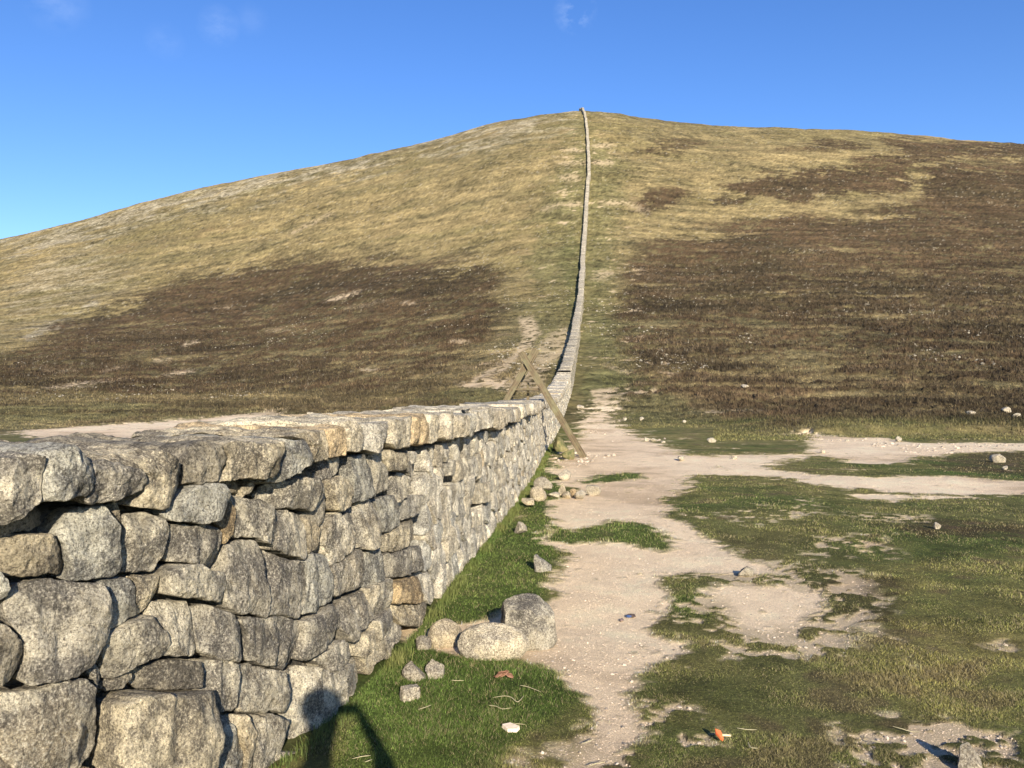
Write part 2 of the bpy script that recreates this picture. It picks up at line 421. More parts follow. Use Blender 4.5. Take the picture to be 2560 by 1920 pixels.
H_SAND = [ell(1300, 315, 28, 5), ell(1235, 324, 26, 4), ell(1305, 352, 26, 7), ell(1235, 352, 34, 4), ell(1232, 384, 24, 9, 0, .75), ell(1325, 438, 36, 6), ell(1375, 448, 30, 9, -.4, .5),
    ell(1235, 442, 26, 6), ell(1190, 448, 22, 5, .3, .8), ell(1305, 592, 24, 8, .1, .9), ell(1290, 603, 22, 6, 0, .6), ell(670, 484, 52, 4, .48, .75), ell(742, 641, 36, 4, .3), ell(880, 656, 20, 3.5), ell(412, 743, 18, 3.5, .25),
    ell(800, 800, 22, 3.5), ell(190, 829, 98, 3.2, .12, 1.0), ell(385, 807, 32, 5, .15, .9), ell(992, 740, 22, 3), ell(600, 715, 26, 4, 0, .5), ell(480, 667, 24, 2.5, 0, .8), ell(240, 800, 26, 3, .2, .7), ell(352, 778, 20, 2, 0, .7), ell(130, 803, 40, 2.5, 0, .5),
    (O_([(1120, 690), (1150, 682), (1170, 720), (1150, 745), (1125, 770), (1090, 805), (1040, 826), (1000, 836), (1050, 800), (1100, 775), (1130, 735)]), .8, 7), (O_([(1170, 735), (1215, 705), (1238, 720), (1225, 760), (1190, 790), (1165, 850), (1085, 842), (1120, 800), (1160, 770)]), .62, 9),
    (R5([(230, 250), (330, 262), (470, 270), (440, 280), (330, 280), (250, 290), (330, 310), (250, 325), (150, 325), (170, 300), (140, 262)]), .95, 4), (O_([(980, 832), (1040, 822), (1095, 818), (1110, 845), (1090, 850), (1060, 838), (1000, 840)]), .95, 5),
    (R5([(620, 355), (700, 360), (1020, 368), (1030, 374), (860, 372), (700, 372), (640, 368)]), .9, 3),
    ell(1340, 800, 40, 5, -.3, .5), ell(1770, 420, 16, 4, 0, .35), ell(800, 658, 60, 3, .2, .3), ell(1110, 775, 60, 3, .9, .6)]

C_LUSH = np.array([.075, .110, .028]); C_OLIVE = np.array([.168, .155, .062]); C_YEL = np.array([.26, .225, .085])
C_SAND = np.array([.86, .695, .475]); C_SAND2 = np.array([.72, .55, .36]); C_PEAT = np.array([.085, .058, .038])
C_HEATH = np.array([.080, .054, .030]); C_HEATH2 = np.array([.058, .045, .025]); C_STRAW = np.array([.258, .200, .097]); C_MOOR = np.array([.142, .120, .061])
C_GREY = np.array([.33, .295, .225]); C_MGREEN = np.array([.128, .128, .052])

def lerp(a, b, t): return a * (1 - t[:, None]) + b * t[:, None]

def paint(x, y, z):
    """albedo (n,3), sand mask, lush mask and heather mask of ground points"""
    n = len(x)
    C = np.zeros((n, 3)); S = np.zeros(n); G = np.zeros(n); Hh = np.zeros(n)
    near = (y < 62)
    # ---------------- near flat
    i = np.where(near)[0]
    X, Y = x[i], y[i]
    sc = np.clip(Y, 3, 60)
    nf = fbm2(X / .9, Y / .9, 5, 21, .62); nm = fbm2(X / 2.6, Y / 2.6, 4, 22, .6); nb = fbm2(X / 7., Y / 7., 3, 23)
    nh = fbm2(X / .16, Y / .16, 3, 24, .7); nt_ = fbm2(X / .45, Y / .45, 3, 26, .65)
    st = fbm2(X / 1.5, Y / 5., 3, 25)
    c = lerp(np.tile(C_OLIVE, (len(i), 1)), np.tile(C_LUSH, (len(i), 1)) * 1.0, np.clip(.50 + .9 * nm, 0, 1))
    c = lerp(c, C_YEL[None], np.clip(.16 + .9 * nf + .5 * nb, 0, .8))
    def msk(poly, soft, amp, seed=0):
        p = np.array(poly)
        bb = (X > p[:, 0].min() - 3) & (X < p[:, 0].max() + 3) & (Y > p[:, 1].min() - 5) & (Y < p[:, 1].max() + 5)
        out = np.zeros(len(i)); j = np.where(bb)[0]
        if len(j) == 0: return out
        sd = poly_sd(X[j], Y[j], poly)
        ss = sc[j] * soft
        out[j] = np.clip(.5 - (sd + amp * sc[j] * (nf[j] * .75 + nh[j] * .7)) / ss, 0, 1)
        return out
    for P, s in P_YELLOW: c = lerp(c, C_YEL * .95, msk(P, .06, .05) * s * np.clip(.6 + .9 * nf, 0, 1))
    lush = np.zeros(len(i))
    for P, s in P_LUSH: lush = np.maximum(lush, msk(P, .03, .02) * s)
    c = lerp(c, C_LUSH * 1.02, lush * np.clip(.88 + .5 * nm, 0, 1))
    for P, s in P_DARK: c = lerp(c, lerp(np.tile(C_PEAT, (len(i), 1)), C_HEATH[None], np.clip(.5 + nf, 0, 1)), msk(P, .03, .05) * s * np.clip(.75 + 1.3 * nf, 0, 1))
    sand = np.zeros(len(i))
    for P in P_SAND: sand = np.maximum(sand, msk(P, .030, .050))
    sand0 = sand.copy()
    for P, s in P_THIN:
        m = msk(P, .06, .04)
        sand = np.maximum(sand, m * sstep(-.12, .22, nh * .8 + nf * .8 + (s - .55) * 1.0) * min(1, s + .25))
    sand = np.clip((sand - .5) * 2.0 + .5 + 1.1 * nh + .35 * nt_, 0, 1) * (sand > .02)
    for P in P_GRASS_ON_SAND:
        g = msk(P, .018, .022)
        sand = sand * (1 - g)
    # stray thin spots in the turf and stray turf on the grit
    sand = np.maximum(sand, .8 * sstep(.42, .62, nf + .25 * nh) * (1 - lush) * (Y < 34))
    sand = sand * (1 - .6 * sstep(.5, .7, nf - .2 * nh))
    sc_col = lerp(np.tile(C_SAND, (len(i), 1)), C_SAND2[None], np.clip(.25 + 1.1 * nm + .4 * nf, 0, 1))
    thin = np.clip(sand - sand0, 0, 1)[:, None]
    sc_col = sc_col * (1 - thin) + (sc_col * .62 + c * .22) * thin
    c = lerp(c, sc_col, sand)
    c = c * (1 + (.45 * nt_ + .35 * nh) * (1 - .75 * sand))[:, None]
    c = lerp(c, C_PEAT[None] * 1.5, (1 - sand) * sstep(.22, .5, nt_ + .3 * nf) * .6 * (1 - .6 * lush))
    c = lerp(c, C_SAND2[None] * .66, sand * sstep(.10, .55, nm * .8 + nt_ * .5) * .65)
    # moorland takes over beyond the path
    C[i] = c; S[i] = sand; G[i] = lush
    # ---------------- hillside
    i = np.where(y > 28)[0]
    X, Y, Z = x[i], y[i], z[i]
    px, py = topx(X / Y, (Z - EYE) / Y)
    k = Y / 100.
    a1 = fbm2(X / 5.2, Y / 3.8, 5, 31, .7); a2 = fbm2(X / 22., Y / 15., 5, 32, .66); a3 = fbm2(X / 50., Y / 34., 3, 33)
    a0 = fbm2(X / 1.5, Y / 1.1, 3, 34, .7)
    wig = (a2 * 60 + a1 * 48 + a3 * 20 + a0 * 18)
    wigs = (a1 * 9 + a0 * 10); wig_ = wig
    c = lerp(np.tile(C_MOOR, (len(i), 1)), C_STRAW[None], np.clip(.30 + .6 * a1 + .6 * a2, 0, 1))
    c = lerp(c, C_OLIVE[None] * np.array([1.15, .98, 1.05]), np.clip(.05 + .8 * a2 - .5 * a1 + .3 * a0, 0, .6))
    c = lerp(c, C_HEATH[None] * 1.25, np.clip(.02 + .7 * a3 + .9 * a1 + .3 * a0 - .2, 0, .55))
    frac = (Z - EYE) / Y / e_sky(X / Y)
    s3 = fbm2(X / 26. + 3, frac * 34, 5, 35, .62); s4 = fbm2(X / 7., frac * 110, 3, 28, .6); s5 = fbm2(X / 8., Y / 2.4, 4, 29, .66)
    lf = sstep(.10, -.15, X / Y)
    c = lerp(c, C_STRAW[None] * 1.08, np.clip(1.3 * s3 + .5 * s4 - .05, 0, .8))
    c = lerp(c, C_OLIVE[None] * np.array([1.05, .95, 1.05]), np.clip(-1.4 * s3 + .4 * s4 - .05, 0, .75))
    wig_ = wig_ + 30 * s3
    def hm(item, wig=None):
        wig = wig_ if wig is None else wig
        poly, s, soft = item
        p = np.array(poly); mg = 80
        bb = (px > p[:, 0].min() - mg) & (px < p[:, 0].max() + mg) & (py > p[:, 1].min() - mg) & (py < p[:, 1].max() + mg)
        out = np.zeros(len(i)); j = np.where(bb)[0]
        if len(j) == 0: return out
        sd = poly_sd(px[j], py[j], poly)
        amp = min(1.0, soft / 18.) if wig is wig_ else 1.0
        out[j] = s * sstep(.5, -.5, (sd + wig[j] * amp) / (soft * 2.2))
        return out
    for it in H_STRAW: c = lerp(c, C_STRAW[None], hm(it) * np.clip(.55 + .5 * a1 + 1.2 * s3 + .5 * s4, 0, 1))
    for it in H_GREY: c = lerp(c, C_GREY[None], hm(it) * np.clip(.45 + 1.0 * s3 + 1.2 * s4 + .8 * a0, 0, 1.3))
    for it in H_GREEN:
        c = lerp(c, C_MGREEN[None], hm(it) * np.clip(.72 + .7 * a1 + .5 * s3, 0, 1))
    heath = np.zeros(len(i))
    for it in H_HEATH: heath = np.maximum(heath, hm(it))
    band = sstep(28, 42, Y) * (1 - sstep(75, 110, Y)) * .75
    offwall = sstep(2, 9, np.abs(X - (.09 * Y - 1.2)))
    heath = np.maximum(heath, band * sstep(-.15, .2, a2 + .6 * a1) * offwall * (py < 1080))
    heath = heath * np.clip(.90 + 1.5 * a1 + 1.2 * a0 + .8 * a2 - 1.5 * np.clip(s5, 0, 1) * (1 - sstep(90, 190, Y)) - .9 * np.clip(s3, 0, 1) * (1 - sstep(120, 220, Y)) + .22 * sstep(140, 240, Y), .0, 1)
    heath = heath * (1 - .75 * np.clip(hm((H_STRAW[-1][0], 1.0, 26)) * (.65 + 2.2 * s5), 0, 1))
    hc = lerp(np.tile(C_HEATH, (len(i), 1)), C_HEATH2[None], np.clip(.45 + 1.1 * a2 - .5 * a0, 0, 1))
    c = lerp(c, hc, np.clip(heath * 1.1, 0, 1))
    # sheep-cropped terracettes: fine shadow lines painted into the albedo along the contour
    tr = fbm2(X / 16., (Z + a2 * .8) / .55, 3, 36, .6)
    c = c * (1 + .30 * s4 + .25 * s5 * (Y < 160))[:, None]
    c = c * (1 + .50 * tr * (.4 + .6 * heath))[:, None]
    a00 = fbm2(X / .42, Y / .7, 2, 39, .7)
    c = c * np.clip(1 + .60 * a00 + .62 * a0 + .36 * a1 + .16 * a3, .25, 2.1)[:, None]
    spk = vnoise2(X / .35, Y / .5, 37)
    stones = sstep(.86, .95, spk) * sstep(-.2, .5, a2 + .3) * .5
    c = lerp(c, C_GREY[None] * 1.35, stones * sstep(60, 90, Y))
    hs = np.zeros(len(i))
    for it in H_SAND: hs = np.maximum(hs, (.62 if np.mean([q[1] for q in it[0]]) < 720 else .9) * hm(it, wigs) * np.clip(.8 + 1.7 * a0 + .8 * a1 + 1.4 * a00, 0, 1))
    wx = np.abs(X - (.0935 * Y))
    hs = np.maximum(hs, .7 * sstep(.38, .6, a1 + .5 * a0) * (1 - sstep(5, 16, wx)) * sstep(60, 80, Y))
    c = lerp(c, C_SAND[None] * np.array([.70, .68, .66]), hs)
    t = sstep(37, 50, Y - 6 * fbm2(X / 6., Y / 6., 2, 38) + 7 * sstep(.0, -.3, X / Y) + 8 * sstep(.12, .30, X / Y))
    sn = S[i]
    t = t * (1 - sn * (1 - sstep(52, 62, Y)))
    C[i] = lerp(C[i], c, t); S[i] = np.maximum(S[i] * (1 - sstep(52, 60, Y)), hs * t); Hh[i] = heath * t
    G[i] *= (1 - t)
    return np.clip(C, .012, .85), S, G, Hh

def axis_rows():
    L = list(np.linspace(-60, 0.4, 14)); yv = .9
    while yv < 2.6: L.append(yv); yv += .05
    while yv < 470: L.append(yv); yv += max(.014, .0042 * yv)
    while yv < 800: L.append(yv); yv *= 1.03
    return np.array(L)
YR = axis_rows()
VF = np.linspace(-.74, .74, 880)
_out = .74 + (np.geomspace(.02, 9, 22))
VC = np.concatenate([-_out[::-1], VF, _out])
W = np.where(YR > 0, YR + 3, 3 + 0 * YR); W = np.maximum(W, 3)
GX = W[:, None] * VC[None, :]; GY = np.repeat(YR[:, None], len(VC), 1)
gx, gy = GX.ravel(), GY.ravel()
gz = height_base(gx, gy)
gz = gz + relief(gx, gy)
colr, sandm, lushm, heathm = paint(gx, gy, gz)
# turf stands a little above the worn grit; heather and tussocks above the moor
hum = fbm2(gx / .28, gy / .28, 3, 41, .6)
gz = gz + (1 - sandm) * .010 * (1 + .7 * hum) * (gy < 60) - .0
gz = gz + (hum * .008 + .010 * fbm2(gx / .6, gy / .6, 3, 49)) * sandm * (gy < 60)
tus = np.abs(fbm2(gx / .75, gy / .75, 3, 42, .65)); tus2 = fbm2(gx / 2.1, gy / 3.2, 3, 43, .6)
mo = sstep(33, 55, gy) * (1 - sandm * .8) * (1 - sstep(300, 460, gy) * .5)
gz = gz + mo * (.10 + .30 * heathm) * (1 - 2.0 * tus) * .8 + mo * .22 * tus2 * (.6 + heathm)
# low peat banks on the right-hand moor edge
bank = sstep(0, 1.2, gy - (33.5 + 1.6 * fbm2(gx / 4., gy * 0 + 2, 3, 44))) * (1 - sstep(6, 14, gy - 34)) * sstep(10, 14, gx)
gz = gz + .28 * bank * (1 - sandm)
# ground rises onto the wall foot slightly
def terrain_z(x, y):
    x = np.atleast_1d(np.asarray(x, float)); y = np.atleast_1d(np.asarray(y, float))
    return height_base(x, y) + relief(x, y)
nr, nc = len(YR), len(VC)
idx = np.arange(nr * nc).reshape(nr, nc)
quads = np.stack([idx[:-1, :-1], idx[:-1, 1:], idx[1:, 1:], idx[1:, :-1]], -1).reshape(-1, 4)
qy = gy[quads].mean(1); qs = sandm[quads].mean(1)
V = np.stack([gx, gy, gz], 1); cc = np.concatenate([colr, sandm[:, None]], 1)
def sub(sel, name):
    q = quads[sel]; used, inv = np.unique(q, return_inverse=True)
    o = mesh_obj(name, V[used], [inv.reshape(-1, 4).astype(np.int32)], M_TERR, cols=cc[used])
    return set_props(o, kind='structure')
far = qy > 46
path = (~far) & (qs > .5)
sub(far, 'hill'); sub(path, 'path'); sub((~far) & (~path), 'ground')

# fast height lookup on the finished surface
def surf_z(x, y):
    x = np.atleast_1d(np.asarray(x, float)); y = np.atleast_1d(np.asarray(y, float))
    r = np.clip(np.searchsorted(YR, y) - 1, 0, nr - 2)
    fy = (y - YR[r]) / (YR[r + 1] - YR[r])
    w = np.maximum(np.where(y > 0, y + 3, 3), 3)
    v = x / w
    c = np.clip(np.searchsorted(VC, v) - 1, 0, nc - 2)
    fx = (v - VC[c]) / (VC[c + 1] - VC[c])
    Z = gz.reshape(nr, nc)
    return (Z[r, c] * (1 - fx) + Z[r, c + 1] * fx) * (1 - fy) + (Z[r + 1, c] * (1 - fx) + Z[r + 1, c + 1] * fx) * fy

# ------------------------------------------------------------------ wall line
pts = [(-6.2, -6.0), (-5.0, -3.0), (-3.5, -.2), (-2.55, 1.2), (-1.95, 2.1), (-1.55, 2.8), (-1.24, 3.5), (-1.02, 4.25), (-.86, 5.0), (-.74, 5.9), (-.60, 7.1), (-.36, 9.0), (-.08, 11.6), (.16, 13.9), (.80, 21.5), (1.42, 29.0), (1.62, 31.2)]
def y_at(px, py):          # where does the hillside reach this pixel's line of sight
    u, e = uv(px, py)
    yy = np.arange(36, 520, .5)
    h = height_base(u * yy, yy)
    ee = (h - EYE) / yy
    k = np.argmax(ee >= e)
    if ee[k] < e: k = np.argmax(ee)
    return float(yy[k])
_prev = 31.2
for a, b in [(1412, 1035), (1432, 965), (1443, 900), (1452, 820), (1458, 760), (1461, 700), (1464, 640), (1468, 578), (1472, 509), (1476, 440), (1474, 370), (1468, 312), (1461, 283), (1457, 277)]:
    yv = max(y_at(a, b), _prev + 8); _prev = yv
    u, _ = uv(a, b); pts.append((u * yv, yv))
u, _ = uv(1452, 277); pts.append((u * (_prev + 12), _prev + 12))
PTS = np.array(pts)
def catmull(P, n=24):
    out = []
    if P[:, 1].max() > 100:                       # the wall line: x as a smooth function of y
        sl = np.gradient(P[:, 0], P[:, 1]); xs, ys = [], []
        for i in range(len(P) - 1):
            dy = P[i + 1, 1] - P[i, 1]
            for t in np.linspace(0, 1, n, endpoint=False):
                h00 = 2 * t ** 3 - 3 * t * t + 1; h10 = t ** 3 - 2 * t * t + t; h01 = -2 * t ** 3 + 3 * t * t; h11 = t ** 3 - t * t
                xs.append(h00 * P[i, 0] + h10 * dy * sl[i] + h01 * P[i + 1, 0] + h11 * dy * sl[i + 1]); ys.append(P[i, 1] + t * dy)
        xs.append(P[-1, 0]); ys.append(P[-1, 1]); return np.stack([xs, ys], 1)
    for i in range(len(P) - 1):
        p0 = P[max(i - 1, 0)]; p1 = P[i]; p2 = P[i + 1]; p3 = P[min(i + 2, len(P) - 1)]
        for t in np.linspace(0, 1, n, endpoint=False):
            out.append(.5 * ((2 * p1) + (-p0 + p2) * t + (2 * p0 - 5 * p1 + 4 * p2 - p3) * t * t + (-p0 + 3 * p1 - 3 * p2 + p3) * t ** 3))
    out.append(P[-1]); return np.array(out)
CV = catmull(PTS); SL = np.concatenate([[0], np.cumsum(np.hypot(*np.diff(CV, axis=0).T))])
BASE = None
_t = np.gradient(CV, axis=0); _t /= np.hypot(_t[:, 0], _t[:, 1])[:, None]
for _ in range(6): _t[1:-1] = (_t[:-2] + _t[1:-1] * 2 + _t[2:]) / 4
_t /= np.hypot(_t[:, 0], _t[:, 1])[:, None]
CN = np.stack([_t[:, 1], -_t[:, 0]], 1)
BASE = terrain_z(CV[:, 0], CV[:, 1]); BASE[CV[:, 1] < 26] = 0
_k = np.ones(9) / 9; BASE = np.where(CV[:, 1] > 34, np.convolve(np.pad(BASE, 4, mode='edge'), _k, 'valid'), BASE)
BATTER = .07
WT = .86                                 # thickness across the top
def wall_pos(s, h, d):
    """s along the wall, h above its foot, d out of its near face -> world"""
    s = np.asarray(s, float); h = np.asarray(h, float); d = np.asarray(d, float) - BATTER * h
    x = np.interp(s, SL, CV[:, 0]) + np.interp(s, SL, CN[:, 0]) * d
    y = np.interp(s, SL, CV[:, 1]) + np.interp(s, SL, CN[:, 1]) * d
    z = np.interp(s, SL, BASE) + h
    return np.stack([x, y, z], -1)
def s_of_y(y): return float(np.interp(y, CV[:, 1], SL))
S_STILE = s_of_y(28.6)
def wall_px(px, py, d=0.0):
    """photograph pixel -> (s, h) on the near face (or a face standing d proud of it)"""
    u, e = uv(px, py); h = .8; s = 0
    for _ in range(7):
        o = d - BATTER * h
        x = CV[:, 0] + CN[:, 0] * o; y = CV[:, 1] + CN[:, 1] * o
        ok = (y > .6) & (y < 40)
        r = x[ok] / y[ok]
        s = float(np.interp(u, r, SL[ok])); yy = float(np.interp(u, r, y[ok]))
        h = EYE + e * yy - float(np.interp(s, SL, BASE))
    return s, h
def wall_top(s):
    return 1.325 + .025 * math.sin(s * .9) + .02 * math.sin(s * 2.3 + 1)

# ------------------------------------------------------------------ stones
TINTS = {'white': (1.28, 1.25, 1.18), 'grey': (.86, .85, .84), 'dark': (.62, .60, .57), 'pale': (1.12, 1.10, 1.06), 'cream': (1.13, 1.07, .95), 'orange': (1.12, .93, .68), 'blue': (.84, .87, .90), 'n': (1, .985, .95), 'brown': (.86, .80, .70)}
def stone_geo(poly, seed, nang=44, bulge=.035, proud=.0, back=.22, gap=.006, nback=3, rough=1.0, rings=None, tilt=None, slab=False):
    P = np.array(poly, float)
    r_ = np.random.default_rng(seed)
    A = 0.5 * np.sum(P[:, 0] * np.roll(P[:, 1], -1) - np.roll(P[:, 0], -1) * P[:, 1])
    if A < 0: P = P[::-1]; A = -A
    x, y = P[:, 0], P[:, 1]; x1, y1 = np.roll(x, -1), np.roll(y, -1); cr = x * y1 - x1 * y
    cx = np.sum((x + x1) * cr) / (6 * A + 1e-9); cy = np.sum((y + y1) * cr) / (6 * A + 1e-9)
    C = np.array([cx, cy]); size = math.sqrt(A)
    per = np.concatenate([[0], np.cumsum(np.hypot(x1 - x, y1 - y))])
    q = (np.arange(nang) + .5) / nang * per[-1]
    Q = np.stack([np.interp(q, per, np.append(x, x[0])), np.interp(q, per, np.append(y, y[0]))], 1)
    for _ in range(1 if nang > 60 else 0): Q = (np.roll(Q, 1, 0) + 2 * Q + np.roll(Q, -1, 0)) / 4
    dirs = Q - C; L = np.hypot(dirs[:, 0], dirs[:, 1])[:, None]
    Q = C + dirs * (1 - gap / np.maximum(L, .02))
    wq = np.stack([fbm2(Q[:, 0] * 11, Q[:, 1] * 11, 3, 47, .6), fbm2(Q[:, 0] * 11 + 50, Q[:, 1] * 11, 4, 48, .65)], 1) * .022   # neighbours share the same ragged joint
    Q = Q + wq
    T = rings if rings is not None else (np.array([1, .992, .98, .965, .945, .92, .89, .86, .82, .78, .73, .68, .62, .56, .50, .44, .37, .30, .22, .14, .07]) if nang > 60 else np.array([1, .985, .965, .93, .88, .80, .70, .58, .44, .30, .15]))
    # keep the corners of the outline: snap the nearest samples onto them
    nplane = 5
    ang = r_.uniform(0, 2 * math.pi, nplane); slope = r_.uniform(.15, .75, nplane) * rough; off = r_.uniform(.5, 1.1, nplane) * size * slope * .52
    ta = r_.normal(0, .10); tb = r_.normal(0, .09)
    verts = []
    for b in range(nback, 0, -1):                 # body running back into the wall
        f = b / nback
        sh = 1 - (.10 * f if not slab else .0)
        dd = proud - .012 - back * f
        Pq = C + (Q - C) * sh
        if slab: Pq = Pq + .022 * np.stack([fbm2(Q[:, 0] * 3 + 9, Q[:, 1] * 0 + dd * 4, 2, seed % 31), fbm2(Q[:, 0] * 5, Q[:, 1] * 2 + dd * 6, 3, seed % 29)], 1)
        verts.append(np.column_stack([Pq, np.full(nang, dd)]))
    for t in T:
        Pq = C + (Q - C) * t
        edge = (1 - t) * L[:, 0]
        er = .004 + .007 * min(1, size * 2) * (.3 + 1.2 * ((seed * 7) % 10) / 10)
        prof = bulge * np.clip(edge / (size * .45 + 1e-6), 0, 1) ** .9
        rnd = -er * np.clip(1 - edge / er, 0, 1) ** 2.4
        rel = Pq - C
        fac = np.full(nang, 9.0)
        for k in range(nplane):
            fac = np.minimum(fac, off[k] - slope[k] * (rel[:, 0] * math.cos(ang[k]) + rel[:, 1] * math.sin(ang[k])))
        fac = np.minimum(fac, 0.008)
        nz = fbm2(Pq[:, 0] * 7 + seed, Pq[:, 1] * 7, 3, 51) * .014 + (.35 - np.abs(fbm2(Pq[:, 0] * 9 + seed, Pq[:, 1] * 4 + seed, 2, 53))) * .030 + (.3 - np.abs(fbm2(Pq[:, 0] * 26, Pq[:, 1] * 20 + seed, 3, 52, .65))) * .016
        d = proud + prof + rnd + fac * .8 + nz * rough * min(1, .4 + size * 2) + ta * rel[:, 0] + tb * rel[:, 1]
        verts.append(np.column_stack([Pq, d]))
    last = verts[-1]
    cen = np.array([[C[0], C[1], last[:, 2].mean() + .001]])
    nrings = len(verts)
    Vv = np.concatenate(verts + [cen])
    I = np.arange(nrings * nang).reshape(nrings, nang)
    a = I[:-1]; b = I[1:]
    quad = np.stack([a, np.roll(a, -1, 1), np.roll(b, -1, 1), b], -1).reshape(-1, 4)
    tri = np.stack([I[-1], np.roll(I[-1], -1), np.full(nang, nrings * nang)], -1)
    return Vv, quad, tri, size
def to_world(Vv): return wall_pos(Vv[:, 0], Vv[:, 1], Vv[:, 2])

WALL = empty('dry_stone_wall', (float(np.interp(s_of_y(5), SL, CV[:, 0])), 5.0, 0.0))
set_props(WALL, 'long grey granite dry stone wall with flat coping stones, running from the foreground up the hill', 'wall')
WLOC = Vector(WALL.location)
def wall_part(name, Vw, faces, mat, cols, kind=None, label=None):
    o = mesh_obj(name, Vw, faces, mat, WALL, cols)
    o.matrix_parent_inverse = Matrix.Translation(-WLOC)
    if kind: o['kind'] = kind
    if label: o['label'] = label
    return o

